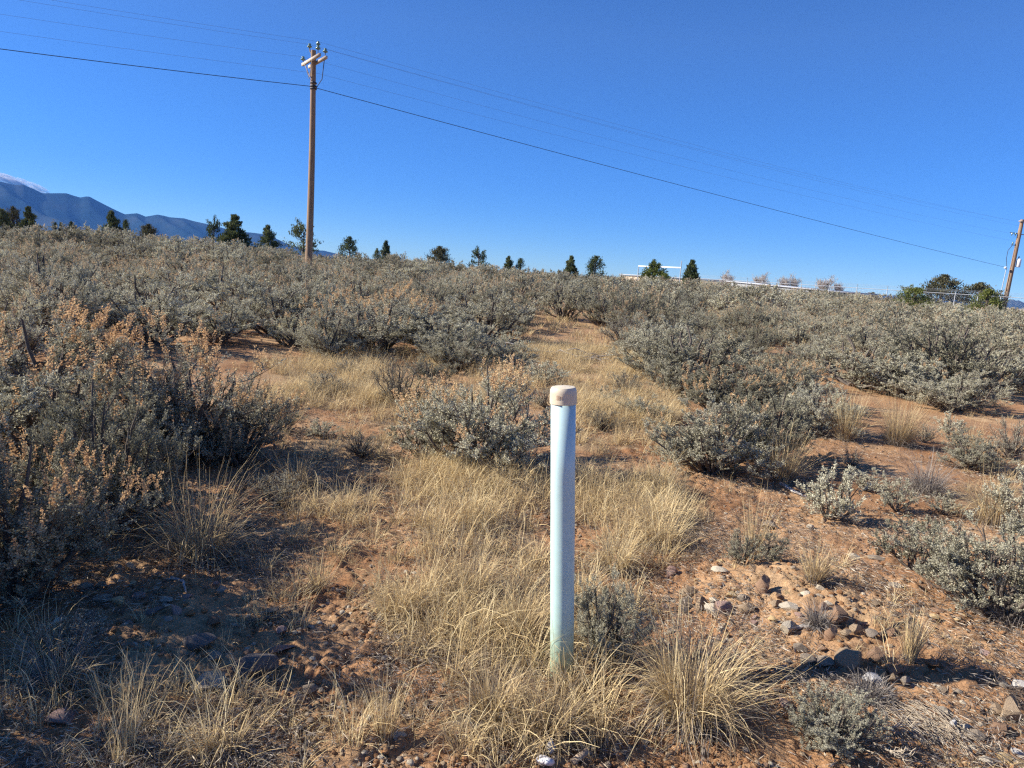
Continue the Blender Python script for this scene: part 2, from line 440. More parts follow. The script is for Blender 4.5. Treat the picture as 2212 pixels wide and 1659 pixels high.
lit = np.clip(grass_density(gx, gy, zero_dep) / 90 + 0.08, 0, 0.75) * sstep(0.38, 0.6, fbm(gx / 0.45, gy / 0.45, 4, 77))
lit = np.where(Rr > 16, np.clip(0.35 + 0.5 * (fbm(gx / 6, gy / 6, 3, 78) - 0.4), 0, 0.8), lit)
nr, nc = gx.shape
g = Geo()
idx = np.arange(nr * nc).reshape(nr, nc)
i0 = idx[:-1]; i1 = idx[1:]
f = np.stack([i0, i1, np.roll(i1, -1, 1), np.roll(i0, -1, 1)], -1).reshape(-1, 4)
g.add(np.stack([gx, gy, gzv], -1).reshape(-1, 3), f)
g.add([[0, 0, 0]], np.zeros((0, 3), int))
gm = g.mesh('ground', [M['soil']], smooth=True)
a = gm.attributes.new('litter', 'FLOAT', 'POINT'); a.data.foreach_set('value', lit.ravel())
tag(link('ground', gm), 'reddish sandy soil with clods and dead grass litter', kind='structure')
def gfull(x, y):
    return ground_z(x, y) + clods(x, y)

# ------------------------------------------------------------------ mountains
def ridge(name, pts, dist, depth_m, label, seed, base_py=None):
    pts = [(x * S, y * S) for x, y in pts]
    azl, hl = [], []
    for (px, py) in pts:
        d = ray(px, py); azl.append(math.atan2(d[0], d[1])); hl.append(1.7 + dist * d[2] / math.hypot(d[0], d[1]))
    azl = np.array(azl); hl = np.array(hl)
    aa = np.linspace(azl[0], azl[-1], 420); rr = np.linspace(-1, 1, 90)
    A2, T2 = np.meshgrid(aa, rr)
    crest = np.interp(A2, azl, hl)
    X = dist + T2 * depth_m
    sp = fbm(A2 * dist / 900 + 0.25 * T2, T2 * 1.3, 4, seed)
    spur = 1 - np.abs(fbm(A2 * dist / 420 + T2 * 1.4, T2 * 0.8, 3, seed + 3) - 0.5) * 2
    t = np.abs(T2)
    prof = 1 - t ** 1.15
    hgt = crest * prof - crest * 0.75 * (1 - spur) * np.sin(np.clip(t, 0, 1) * math.pi) - 120 * (sp - 0.5) * np.sin(t * math.pi)
    hgt = np.where(t < 0.02, crest, hgt)
    hgt = np.maximum(hgt, -20 * t) - 8 * (t > 0.98)
    g = Geo()
    idx = np.arange(A2.size).reshape(A2.shape)
    f = np.stack([idx[:-1, :-1], idx[:-1, 1:], idx[1:, 1:], idx[1:, :-1]], -1).reshape(-1, 4)
    g.add(np.stack([X * np.sin(A2), X * np.cos(A2), hgt], -1).reshape(-1, 3), f)
    return tag(link(name, g.mesh(name, [M['mountain']], smooth=True)), label, kind='structure')
M['mountain'] = plain_mat('forested_mountain', [(0.3, (0.008, 0.024, 0.038)), (0.5, (0.022, 0.042, 0.055)), (0.72, (0.06, 0.07, 0.07))], 0.0016, 1.0, spec=0.0)
ridge('mountains', [(-700, 470), (-300, 500), (-100, 525), (0, 545), (45, 555), (69, 554), (100, 567), (127, 580), (199, 580), (220, 587), (241, 593),
                    (255, 590), (268, 590), (300, 607), (324, 619), (350, 632), (375, 643), (397, 641), (412, 640), (425, 645), (437, 650), (455, 647),
                    (472, 644), (490, 647), (509, 652), (551, 655), (583, 664), (620, 672), (660, 682), (705, 693), (755, 698), (787, 702), (833, 718),
                    (880, 741), (930, 749), (972, 752), (1010, 761), (1060, 775)], 8000, 1700, 'forested blue mountain range fading into haze at the left', 5)
ridge('distant_hills', [(2520, 899), (2600, 893), (2640, 889), (2690, 894), (2760, 900), (2877, 903), (2960, 905), (3000, 901), (3016, 900), (3028, 901), (3040, 898), (3047, 902),
                        (3056, 901), (3072, 908), (3110, 915), (3200, 918), (3500, 925)], 7300, 1000, 'low blue hills on the horizon at the right', 25)

# haze: the air between here and the mountains
m, n, l = newmat('haze')
pv = n.new('ShaderNodeVolumePrincipled')
pv.inputs['Color'].default_value = (0.13, 0.38, 1.0, 1)
pv.inputs['Density'].default_value = 5.0e-5
o_ = n.new('ShaderNodeOutputMaterial'); l.new(pv.outputs[0], o_.inputs['Volume'])
g = Geo(); add_box(g, (0, 0, 590), (19600, 19600, 1220))
hz = tag(link('haze', g.mesh('haze', [m])), 'thin blue air between the camera and the mountains', kind='stuff')

# clouds caught on the ridge
def ico(sub):
    import bmesh
    bm = bmesh.new(); bmesh.ops.create_icosphere(bm, subdivisions=sub, radius=1)
    v = np.array([p.co[:] for p in bm.verts]); f_ = np.array([[q.index for q in p.verts] for p in bm.faces]); bm.free()
    return v, f_
ICO1, ICO2, ICO3 = ico(1), ico(2), ico(3)
def cloud_mat(name, dens):
    m, n, l = newmat(name)
    pv = n.new('ShaderNodeVolumePrincipled'); pv.inputs['Color'].default_value = (1, 1, 1, 1)
    pv.inputs['Density'].default_value = dens; pv.inputs['Anisotropy'].default_value = 0.5
    o_ = n.new('ShaderNodeOutputMaterial'); l.new(pv.outputs[0], o_.inputs['Volume'])
    return m
M['cloud'] = cloud_mat('cloud', 0.012); M['cloud_thin'] = cloud_mat('thin_cloud', 0.0022)
def cloud(pxs, pys, wpx, hpx, dist, slope, label, mat='cloud'):
    P = at(pxs * S, pys * S, dist); r_ = np.random.default_rng(int(pxs))
    g = Geo(); n_ = 16
    for k in range(n_):
        c = np.array([r_.uniform(-1, 1), r_.normal() * .5, 0.0]); q = 1 - c[0] ** 2; c[2] = r_.normal() * .22 * q
        s_ = (.25 + .25 * r_.random()) * (0.35 + q)
        v = ICO2[0] * s_ * np.array([1.2, 1, .8]) * (1 + .5 * (vnoise(ICO2[0][:, 0] * 2.2 + k, ICO2[0][:, 2] * 2.2 + ICO2[0][:, 1], k % 9) - .5))[:, None]
        g.add(v + c, ICO2[1])
    o = link('cloud', g.mesh('cloud', [M[mat]], True))
    w = wpx * S / FPX * dist / 2; h = hpx * S / FPX * dist / 2
    o.scale = (w, w * .5, h); o.location = P; o.rotation_euler = (0, slope, -math.atan2(P[0], P[1]))
    tag(o, label, 'cloud', 'small white clouds low in the sky'); return o
cloud(16, 535, 120, 44, 12600, 0.30, 'white cloud pouring over the highest ridge at the far left')
cloud(100, 558, 84, 28, 12600, 0.42, 'smaller white cloud tongue on the ridge slope right of the larger one')
cloud(848, 713, 34, 9, 12600, 0.2, 'faint pale wisp low in the sky left of the utility pole', 'cloud_thin')
cloud(958, 727, 44, 8, 12600, 0.12, 'faint pinkish wisp low in the sky right of the utility pole', 'cloud_thin')

# ------------------------------------------------------------------ pipe
pb = ground_at(1217, 1462); pb = np.array([0.300, 2.80, gz(0.3, 2.8)])
top = np.array([0.2055, 2.80, 1.262])
ax = norm(top - pb); Lp = float(np.linalg.norm(top - pb))
pr = 0.0500
pipe = empty('capped_pipe', pb)
pipe.rotation_mode = 'QUATERNION'
pipe.rotation_quaternion = Vector((0, 0, 1)).rotation_difference(Vector(ax))
tag(pipe, 'upright pale blue-green plastic pipe with a cream cap standing in dry grass', 'pipe')
m, n, l = newmat('pale_green_plastic')
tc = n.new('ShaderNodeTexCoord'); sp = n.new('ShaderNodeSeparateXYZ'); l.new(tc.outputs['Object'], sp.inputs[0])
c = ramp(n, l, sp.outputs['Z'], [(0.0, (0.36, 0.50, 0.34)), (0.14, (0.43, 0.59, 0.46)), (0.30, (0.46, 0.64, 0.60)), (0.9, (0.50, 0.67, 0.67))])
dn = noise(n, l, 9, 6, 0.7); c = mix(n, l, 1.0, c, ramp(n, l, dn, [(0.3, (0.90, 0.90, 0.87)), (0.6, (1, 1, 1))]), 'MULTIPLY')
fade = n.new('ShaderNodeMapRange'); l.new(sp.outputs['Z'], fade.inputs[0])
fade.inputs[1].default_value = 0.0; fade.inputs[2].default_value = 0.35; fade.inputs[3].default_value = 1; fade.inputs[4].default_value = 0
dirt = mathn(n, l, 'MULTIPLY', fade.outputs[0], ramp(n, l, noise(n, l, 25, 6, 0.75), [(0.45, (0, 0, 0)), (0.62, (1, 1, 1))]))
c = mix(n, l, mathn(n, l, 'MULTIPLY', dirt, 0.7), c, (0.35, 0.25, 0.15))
b = n.new('ShaderNodeBsdfPrincipled'); l.new(c, b.inputs['Base Color']); b.inputs['Roughness'].default_value = 0.33
b.inputs['Specular IOR Level'].default_value = 0.5
rr_ = ramp(n, l, noise(n, l, 30, 5, 0.7), [(0.3, (0.28, 0.28, 0.28)), (0.7, (0.45, 0.45, 0.45))]); l.new(rr_, b.inputs['Roughness'])
out(n, l, b.outputs[0]); M['pvc'] = m
M['cap'] = plain_mat('cream_plastic', [(0.3, (0.58, 0.48, 0.33)), (0.6, (0.68, 0.59, 0.43))], 18, 0.5, 0.1, 60, spec=0.4)
M['smudge'] = plain_mat('brown_smudge', [(0.3, (0.42, 0.30, 0.19)), (0.6, (0.55, 0.42, 0.30))], 60, 0.6)
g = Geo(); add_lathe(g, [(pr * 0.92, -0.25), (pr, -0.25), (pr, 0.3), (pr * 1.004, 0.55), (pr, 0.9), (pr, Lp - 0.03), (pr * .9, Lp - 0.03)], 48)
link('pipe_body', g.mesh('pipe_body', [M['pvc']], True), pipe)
capz = Lp - 0.066; cr = 0.0545
g = Geo(); add_lathe(g, [(pr + .0006, capz + .004), (pr + .0006, capz), (cr - .0015, capz), (cr, capz + .002), (cr, capz + .006), (cr - .0007, capz + .042), (cr - .0008, capz + .046), (cr - .0022, capz + .057), (cr - .006, capz + .064), (cr - .0075, capz + .0665),
                         (cr - .012, capz + .0675), (0.0001, capz + .0685)], 64)
cap = link('pipe_cap', g.mesh('pipe_cap', [M['cap']], True, True), pipe)
cap['label'] = 'cream cap on top of the pipe'
# raised lettering on the cap
cu = bpy.data.curves.new('lettering', 'FONT'); cu.body = 'ET'; cu.size = 0.019; cu.extrude = 0.0009; cu.offset = 0.0004; cu.align_x = 'CENTER'; cu.align_y = 'CENTER'
tmp = bpy.data.objects.new('tmp', cu); sc.collection.objects.link(tmp)
dg = bpy.context.evaluated_depsgraph_get()
me = bpy.data.meshes.new_from_object(tmp.evaluated_get(dg)); bpy.data.objects.remove(tmp)
co = np.array([v.co[:] for v in me.vertices])
ang0 = math.radians(-90 - 16)
def on_cap(co, zc, rad, roll=0.0):
    an = ang0 + co[:, 0] / rad
    rr2 = rad + co[:, 2]
    return np.stack([rr2 * np.cos(an), rr2 * np.sin(an), zc + co[:, 1]], -1)
co = on_cap(co, capz + 0.030, cr)
me.vertices.foreach_set('co', co.ravel()); me.materials.append(M['smudge'])
t_ = link('cap_lettering', me, cap); t_['label'] = 'raised moulded letters on the cap'
g = Geo()
uu = np.linspace(-0.012, 0.003, 10); vv = np.linspace(-0.009, 0.010, 8)
U2, V2 = np.meshgrid(uu, vv)
pp = on_cap(np.stack([U2.ravel() - 0.004, V2.ravel(), np.full(U2.size, 0.0003)], -1), capz + 0.030, cr)
ii = np.arange(80).reshape(8, 10)
g.add(pp, np.stack([ii[:-1, :-1], ii[:-1, 1:], ii[1:, 1:], ii[1:, :-1]], -1).reshape(-1, 4))
link('cap_smudge', g.mesh('cap_smudge', [M['smudge']]), cap)
g = Geo(); add_lathe(g, [(0.0022, 0.0), (0.0022, 0.0012), (0.0001, 0.0013)], 10, (0.026, 0.012, capz + .0672))
link('vent_hole', g.mesh('vent_hole', [M['dark_metal']]), cap)

# ------------------------------------------------------------------ utility poles and wires
P1 = np.array([-10.75, 36.49]); P2 = np.array([57.6, 85.3])
u = norm(P2 - P1); a2 = np.array([u[1], -u[0]])       # along the line; along the crossarms (towards the camera)
def insulator(z, off, along, root, s=1.0, pin=0.12):
    g = Geo()
    c = (off * a2[0] + along * u[0], off * a2[1] + along * u[1], z)
    add_lathe(g, [(0.001, 0.16 * s), (0.05 * s, 0.155 * s), (0.06 * s, 0.12 * s), (0.04 * s, 0.10 * s), (0.095 * s, 0.06 * s), (0.10 * s, 0.03 * s), (0.055 * s, 0.02 * s), (0.04 * s, 0), (0.001, 0)], 14, c)
    o = link('insulator', g.mesh('insulator', [M['porcelain']], True), root)
    g = Geo(); add_tube(g, [(c[0], c[1], z - pin), (c[0], c[1], z + 0.01)], 0.018, 6)
    link('pin', g.mesh('pin', [M['dark_metal']]), o)
    return o
pg = gz(*P1)
pole = empty('utility_pole', (P1[0], P1[1], pg))
tag(pole, 'tall weathered wooden utility pole with two short crossarms rising from the sagebrush', 'utility pole', 'wooden utility poles along the power line')
H1 = 11.66 - pg
g = Geo(); zz = np.linspace(-0.4, H1, 24)
tt = np.linspace(0, 1, 24)
add_tube(g, np.stack([0.05 * np.sin(tt * 3.1) - 0.01, 0.0 * tt, zz], -1), 0.185 - 0.065 * tt, 14)
link('pole', g.mesh('pole', [M['pole_wood']], True), pole)
rotz = Euler((0, 0, math.atan2(a2[1], a2[0])))
za = 11.15 - pg
for s_, (l0, l1) in ((-1, (-1.05, 1.45)), (1, (-1.18, 1.27))):
    g = Geo(); cc_ = (l0 + l1) / 2
    add_box(g, (cc_ * a2[0] + s_ * .19 * u[0], cc_ * a2[1] + s_ * .19 * u[1], za), (l1 - l0, 0.10, 0.13), rotz)
    link('crossarm', g.mesh('crossarm', [M['arm_wood']]), pole)
insulator(11.90 - pg, -0.60, 0, pole, 1.25, 0.1)
insulator(11.42 - pg, 1.15, -.19, pole, 1.25, 0.25)
insulator(11.62 - pg, 1.15, -.19, pole, 1.1, 0.1)
insulator(11.38 - pg, 1.08, .19, pole, 1.25, 0.2)
insulator(11.33 - pg, -0.95, -.19, pole, 1.25, 0.15)
g = Geo(); add_tube(g, [(0, 0, H1 - .25), (-.28 * a2[0], -.28 * a2[1], H1 - .1), (-.52 * a2[0], -.52 * a2[1], H1 + .05), (-.6 * a2[0], -.6 * a2[1], H1 + 0.25)], 0.03, 6)
link('top_bracket', g.mesh('top_bracket', [M['dark_metal']]), pole)
for sgn in (-1, 1):
    g = Geo(); add_tube(g, [(sgn * .55 * a2[0] - .25 * u[0], sgn * .55 * a2[1] - .25 * u[1], za - .05), (-.16 * u[0], -.16 * u[1], za - .75)], 0.022, 5)
    link('brace', g.mesh('brace', [M['arm_wood']]), pole)
g = Geo(); add_tube(g, [(.95 * a2[0] + .2 * u[0], .95 * a2[1] + .2 * u[1], za - .07), (.7 * a2[0] + .2 * u[0], .7 * a2[1] + .2 * u[1], za - .9), (.14, -.05, za - 1.3)], 0.02, 5)
link('drop_wire', g.mesh('drop_wire', [M['wire']]), pole)
g = Geo(); add_tube(g, [(-1.0 * a2[0], -1.0 * a2[1], za - .1), (-.5 * a2[0] - .1, -.5 * a2[1] - .1, za - .42), (-.15, -.12, za - .85)], 0.016, 5)
link('jumper_wire', g.mesh('jumper_wire', [M['wire']]), pole)
for zb in (za - 1.0, 10.0 - pg, 9.88 - pg):
    g = Geo(); add_lathe(g, [(0.165, -0.03), (0.172, -.03), (0.172, .03), (0.165, .03)], 12, (0.03, 0, zb)); add_box(g, (0.05, -0.17, zb), (0.10, 0.08, 0.08))
    link('bracket', g.mesh('bracket', [M['dark_metal']]), pole)

p2g = gz(*P2)
pole2 = empty('utility_pole', (P2[0], P2[1], p2g)); pole2.rotation_euler = (0, math.radians(2.0), 0)
tag(pole2, 'smaller wooden utility pole at the right edge carrying a pale grey transformer', 'utility pole', 'wooden utility poles along the power line')
H2 = 11.85 - p2g
g = Geo(); add_tube(g, np.stack([0.0 * tt, 0 * tt, np.linspace(-0.5, H2, 24)], -1), 0.27 - 0.08 * tt, 12)
link('pole', g.mesh('pole', [M['pole_wood']], True), pole2)
g = Geo(); add_lathe(g, [(0.001, -0.62), (0.22, -0.6), (0.25, -.55), (0.25, .28), (0.2, .36), (0.05, .4), (0.001, .4)], 16, (0.52, -0.12, 7.0 - p2g))
tf = link('transformer', g.mesh('transformer', [M['white_rail']], True), pole2)
g = Geo(); add_lathe(g, [(0.05, 0), (0.07, .1), (0.05, .2), (0.03, .3), (.001, .3)], 10, (0.42, -0.14, 7.38 - p2g))
link('bushing', g.mesh('bushing', [M['dark_metal']]), tf)
g = Geo(); add_box(g, (-0.62, 0.1, 10.25 - p2g), (0.85, 0.1, 0.09)); link('crossarm', g.mesh('crossarm', [M['dark_metal']]), pole2)
g = Geo(); add_box(g, (0.55, 0.1, 10.18 - p2g), (0.9, 0.1, 0.09)); link('crossarm', g.mesh('crossarm', [M['arm_wood']]), pole2)
g = Geo(); add_box(g, (-0.1, -.1, H2 - .22), (0.62, 0.16, 0.12)); link('top_bracket', g.mesh('top_bracket', [M['arm_wood']]), pole2)
for (dx, zz_) in ((-0.85, 10.05), (-0.45, 10.05), (-0.55, 9.0)):
    g = Geo(); add_lathe(g, [(0.001, 0.25), (.07, .22), (.05, .15), (.09, .1), (.09, .02), (.03, 0), (.03, -.18), (.001, -.2)], 10, (dx, 0, zz_ - p2g))
    link('insulator', g.mesh('insulator', [M['porcelain']], True), pole2)
g = Geo(); add_box(g, (-0.38, 0, 8.88 - p2g), (0.6, 0.08, 0.08)); link('bracket', g.mesh('bracket', [M['dark_metal']]), pole2)
g = Geo(); add_tube(g, [(-.55, -.05, 8.9 - p2g), (-.95, -.05, 8.2 - p2g), (-.95, -.05, 7.3 - p2g), (-.72, -.05, 6.4 - p2g)], 0.03, 6)
link('riser_cable', g.mesh('riser_cable', [M['wire']]), pole2)
g = Geo(); add_lathe(g, [(.001, .13), (.14, .1), (.16, 0), (.14, -.1), (.001, -.13)], 12, (-.86, -.1, 6.2 - p2g))
link('cable_clamp', g.mesh('cable_clamp', [M['white_rail']], False), pole2)
g = Geo(); add_tube(g, [(-.72, -.08, 6.1 - p2g), (-.8, -.08, 0.0)], 0.045, 8); link('conduit', g.mesh('conduit', [M['steel']]), pole2)

P0 = P1 - u * 83.0
def wire(name, pts3, sags, rad, mat, label):
    g = Geo(); allp = []
    for (A, B, sg) in zip(pts3[:-1], pts3[1:], sags):
        t = np.linspace(0, 1, 40)[:, None]
        q = (1 - t) * np.array(A) + t * np.array(B); q[:, 2] -= (4 * sg * t * (1 - t))[:, 0]
        allp.append(q if not allp else q[1:])
    add_tube(g, np.concatenate(allp), rad, 5)
    tag(link(name, g.mesh(name, [mat], True)), label, 'power line' if 'power' in name else 'cable')
def wp(P, off, along, z): return (P[0] + off * a2[0] + along * u[0], P[1] + off * a2[1] + along * u[1], z)
wire('power_line', [wp(P0, -.6, 0, 9.9), wp(P1, -.6, 0, 12.06), wp(P2, -.6, 0, 11.7)], (1.45, .55), 0.0042, M['thin_wire'], 'topmost thin power line, tied to the insulator left of the pole top')
wire('power_line', [wp(P0, 1.15, 0, 9.7), wp(P1, 1.15, -.19, 11.78), wp(P2, 1.15, 0, 11.3)], (1.45, .5), 0.0042, M['thin_wire'], 'thin power line tied to the stacked insulators at the front of the crossarm')
wire('power_line', [wp(P1, 1.08, .19, 11.54), wp(P2, 1.0, 0, 10.9)], (.5,), 0.0042, M['thin_wire'], 'thin power line running only rightward from the rear crossarm insulator')
wire('power_line', [wp(P0, -.95, 0, 9.3), wp(P1, -.95, -.19, 11.5), wp(P2, -.95, 0, 10.3)], (1.45, .5), 0.0042, M['thin_wire'], 'thin power line tied to the insulator at the left end of the crossarm')
wire('power_line', [wp(P0, .1, .1, 8.4), wp(P1, .1, .18, 10.62), wp(P2, .1, 0, 9.3)], (1.4, .4), 0.0042, M['thin_wire'], 'thin neutral power line crossing behind the pole below the crossarms')
wire('telephone_cable', [wp(P0, 0, -.2, 7.7), wp(P1, 0.1, -.2, 9.95), wp(P2, -.1, -.9, 6.24)], (1.4, .2), 0.016, M['wire'], 'thickest and lowest cable, strapped to both poles well below the crossarms')

# ------------------------------------------------------------------ trees
def make_tree(kind, mat, seed, n_):
    """unit tree: height 1, crown width 1"""
    rng = np.random.default_rng(seed)
    def env(z, az):
        lob = 0.82 + 0.36 * vnoise(az * 1.6, z * 5, seed)
        if kind == 'cone': w_ = (1.02 - z) ** 0.78 * 0.5 * sstep(0.0, 0.14, z + 0.08)
        elif kind == 'round': w_ = 0.5 * np.sqrt(np.clip(1 - ((z - 0.38) / 0.62) ** 2, 0, 1)) * sstep(-0.1, 0.12, z)
        else: w_ = 0.5 * (0.35 + 0.65 * np.sin(np.clip((1.02 - z) * 1.6, 0, 1.57))) * sstep(0.02, 0.2, z)
        return w_ * lob
    # branch clumps
    nb = {'cone': 70, 'round': 90, 'airy': 46}[kind]
    zb = rng.random(nb) ** 1.15 * 0.97 + 0.04; ab = rng.random(nb) * 2 * math.pi
    rb = env(zb, ab) * (0.55 + 0.45 * rng.random(nb))
    bc = np.stack([rb * np.cos(ab), rb * np.sin(ab), zb], -1)
    k = n_ // nb
    siz = {'cone': 0.055, 'round': 0.075, 'airy': 0.05}[kind]
    off = rng.normal(size=(nb, k, 3)) * siz * np.array([1, 1, 0.75]) * (0.3 + 1.4 * rb)[:, None, None]
    tthru = rng.random((nb, k, 1)) * 0.5
    ctr = bc[:, None] * (1 - tthru * np.array([1, 1, 0.25])) + off
    # tufts pointing outwards and up
    P = ctr.reshape(-1, 3); P[:, 2] = np.clip(P[:, 2], 0.02, 1.0)
    d = norm(P - np.array([0, 0, 0.35])) + rng.normal(size=P.shape) * 0.55 + np.array([0, 0, 0.45])
    P[:, :2] *= 0.5 / np.percentile(np.hypot(P[:, 0], P[:, 1]), 97); P[:, 2] *= 1 / np.percentile(P[:, 2], 99.7)
    g = Geo()
    tone = np.repeat(rng.random(nb), k) * 0.5 + rng.random(len(P)) * 0.5
    add_leaves(g, P, d, 0.05 + 0.03 * rng.random(len(P)), 0.026, tone, 0, rng)
    crown = g.mesh('crown', [mat])
    g = Geo()
    add_tube(g, [(0, 0, -0.15), (0.01, 0, 0.3), (-0.01, 0.01, 0.65), (0, 0, 0.95)], [0.045, 0.035, 0.02, 0.005], 7)
    st = np.stack([np.zeros(nb), np.zeros(nb), zb * 0.8], -1)
    add_twigs(g, st, (st + bc) / 2 - np.array([0, 0, .02]), bc, 0.010, 0.003)
    trunk = g.mesh('trunk', [M['bark']])
    return crown, trunk
TV = {}
for i, (k, mt, n_) in enumerate([('cone', 'juniper', 6500), ('cone', 'juniper', 5500), ('round', 'juniper_dark', 5200), ('round', 'juniper', 4200),
                                 ('airy', 'juniper', 2200), ('cone', 'juniper_bright', 4200), ('round', 'juniper_bright', 4200)]):
    TV[i] = make_tree(k, M[mt], 100 + i, n_)
TREES = [  # source px: centre x, top y, width, variant, distance, label
    (8, 634, 48, 1, 95, 'pointed evergreen cut by the left edge of the frame'),
    (38, 626, 50, 2, 100, 'dark rounded evergreen second from the left edge, between two pointed ones'),
    (86, 627, 52, 0, 95, 'pointed evergreen with a wide skirt, third from the left edge'),
    (166, 669, 17, 3, 170, 'tiny far evergreen against the mountain, left one of a close pair'),
    (181, 669, 13, 0, 170, 'tiny far evergreen against the mountain, right one of a close pair'),
    (214, 667, 26, 1, 150, 'small thin far evergreen between the tiny pair and the dark pointed tree'),
    (262, 680, 15, 3, 160, 'tiny round far evergreen just left of the dark pointed tree'),
    (335, 640, 62, 0, 90, 'dark pointed evergreen alone against the middle of the mountain range'),
    (378, 664, 27, 3, 95, 'short round evergreen touching the dark pointed one on its right'),
    (446, 677, 56, 2, 100, 'low flat-topped evergreen half hidden by sagebrush in front of the mountains'),
    (642, 656, 52, 4, 85, 'airy grey-green evergreen with a narrow top, left of the broad dense one'),
    (703, 652, 82, 0, 80, 'broad dense dark evergreen, largest of the group left of the utility pole'),
    (804, 682, 50, 1, 85, 'small pointed evergreen standing alone between the broad one and the utility pole'),
    (912, 666, 82, 4, 70, 'open ragged evergreen directly behind the foot of the utility pole'),
    (1051, 715, 58, 3, 85, 'rounded dark evergreen first to the right of the utility pole'),
    (1132, 748, 24, 3, 95, 'very small round evergreen beside a taller narrow one'),
    (1158, 727, 30, 1, 90, 'narrow upright evergreen with a tiny round one at its left'),
    (1319, 743, 66, 2, 85, 'low spreading evergreen dome near the middle of the skyline'),
    (1438, 745, 56, 4, 85, 'pale grey-green rounded evergreen right of the low spreading dome'),
    (1527, 772, 32, 1, 95, 'small pointed evergreen, left one of two behind tall sagebrush'),
    (1563, 778, 30, 3, 95, 'small blunt evergreen, right one of two behind tall sagebrush'),
    (1714, 772, 42, 0, 85, 'compact dark cone-shaped evergreen left of a broader greyish one'),
    (1789, 772, 58, 3, 85, 'broad greyish evergreen right of the compact dark cone'),
    (1966, 785, 64, 5, 68, 'bright green pointed evergreen in front of the white crossbar frame'),
    (1995, 822, 60, 6, 60, 'low yellowish-green evergreen at the foot of the bright pointed one'),
    (2077, 785, 48, 0, 75, 'dark pointed evergreen just right of the white crossbar frame'),
    (2726, 857, 66, 4, 84, 'dull purplish thin tree behind the fence, left of the big rounded evergreen'),
    (2748, 866, 92, 6, 56, 'bright green bushy evergreen in front of the chain-link fence'),
    (2833, 830, 104, 2, 84, 'big rounded olive-brown evergreen behind the chain-link fence'),
    (2944, 853, 112, 2, 84, 'second rounded olive-brown evergreen behind the fence, nearer the right pole'),
    (2966, 872, 84, 6, 57, 'bright green bushy evergreen in front of the fence next to the right pole'),
    (2619, 878, 38, 2, 110, 'small dark dome of an evergreen past the end of the grey building')]
for i, (sx, ty, w, v, dist, lab) in enumerate(TREES):
    P = at(sx * S, ty * S, dist); z0 = gz(P[0], P[1])
    if dist > 120: z0 = max(z0, P[2] - 3.5)
    h = P[2] - z0; ww = w * S / FPX * dist
    vis = {0: 1.6, 1: 1.6, 5: 1.6, 4: 1.15}.get(v, 1.15)
    o = empty('evergreen_tree', (P[0], P[1], z0 - 0.05), random.random() * 6, (ww * vis, ww * vis, h * 1.03))
    tag(o, lab, 'tree', 'evergreen trees along the skyline')
    link('crown', TV[v][0], o); link('trunk', TV[v][1], o)

# bare pale trees behind the fence
def bare_tree(seed):
    rng = np.random.default_rng(seed); g = Geo()
    add_tube(g, [(0, 0, -.1), (0.01, 0, .25), (0, .01, .5)], [.03, .022, .012], 6)
    p0 = []; p2 = []
    for k in range(26):
        b0 = np.array([0, 0, .12 + .35 * rng.random()]); a_ = rng.random() * 6.28
        e = b0 + np.array([math.cos(a_) * .3 * rng.random() ** .6, math.sin(a_) * .3 * rng.random() ** .6, .12 + .3 * rng.random()])
        p0.append(b0); p2.append(e)
        for q in range(10):
            s_ = b0 + (e - b0) * (0.3 + .7 * rng.random()); e2 = s_ + np.array([rng.normal() * .07, rng.normal() * .07, .06 + .14 * rng.random()])
            p0.append(s_); p2.append(e2)
            for w_ in range(3):
                s3 = s_ + (e2 - s_) * (.4 + .6 * rng.random()); p0.append(s3); p2.append(s3 + np.array([rng.normal() * .04, rng.normal() * .04, .03 + .08 * rng.random()]))
    p0 = np.array(p0); p2 = np.array(p2)
    add_twigs(g, p0, (p0 + p2) / 2 + rng.normal(size=p0.shape) * .006, p2, .005, .002)
    return g.mesh('branches', [M['pale_twig']])
BT = [bare_tree(s_) for s_ in (1, 2, 3)]
for i, (sx, ty, w, lab) in enumerate([(2180, 818, 66, 'bare pale tree behind the left end of the grey building'), (2282, 822, 66, 'broad bare pale tree behind the fence, second from the left'),
                                      (2356, 826, 50, 'thin bare pale tree behind the fence left of the middle post'), (2386, 829, 48, 'bare pale tree behind the fence just right of the thin one'),
                                      (2478, 832, 70, 'bare pale tree behind the fence, large and right of the middle'), (2518, 845, 44, 'small bare pale tree at the right end of the row behind the fence')]):
    P = at(sx * S, ty * S, 125); z0 = gz(P[0], P[1])
    ww = w * S / FPX * 125
    o = empty('bare_tree', (P[0], P[1], z0), i * 1.7, (ww * 1.4, ww * 1.4, (P[2] - z0) * 1.15)); tag(o, lab, 'tree', 'bare trees behind the fence')
    link('branches', BT[i % 3], o)

# ------------------------------------------------------------------ fence, low building, frame
FA, FB = at(2085 * S, 834 * S, 91), at(3003 * S, 890 * S, 71)
fd = norm((FB - FA)[:2]); flen = float(np.linalg.norm((FB - FA)[:2]))
def fence_pt(s_):
    k = s_ / flen; P = FA + (FB - FA) * k
    return P
fence = empty('chain_link_fence', (FA[0], FA[1], 0)); tag(fence, 'chain-link fence with a bright top rail and barbed wire arms along the slope', 'fence')
loc0 = np.array([FA[0], FA[1], 0])
g = Geo(); add_tube(g, [fence_pt(s_) - loc0 for s_ in np.linspace(0, flen + 18, 30)], 0.034, 6)
link('top_rail', g.mesh('top_rail', [M['eave']], True), fence)
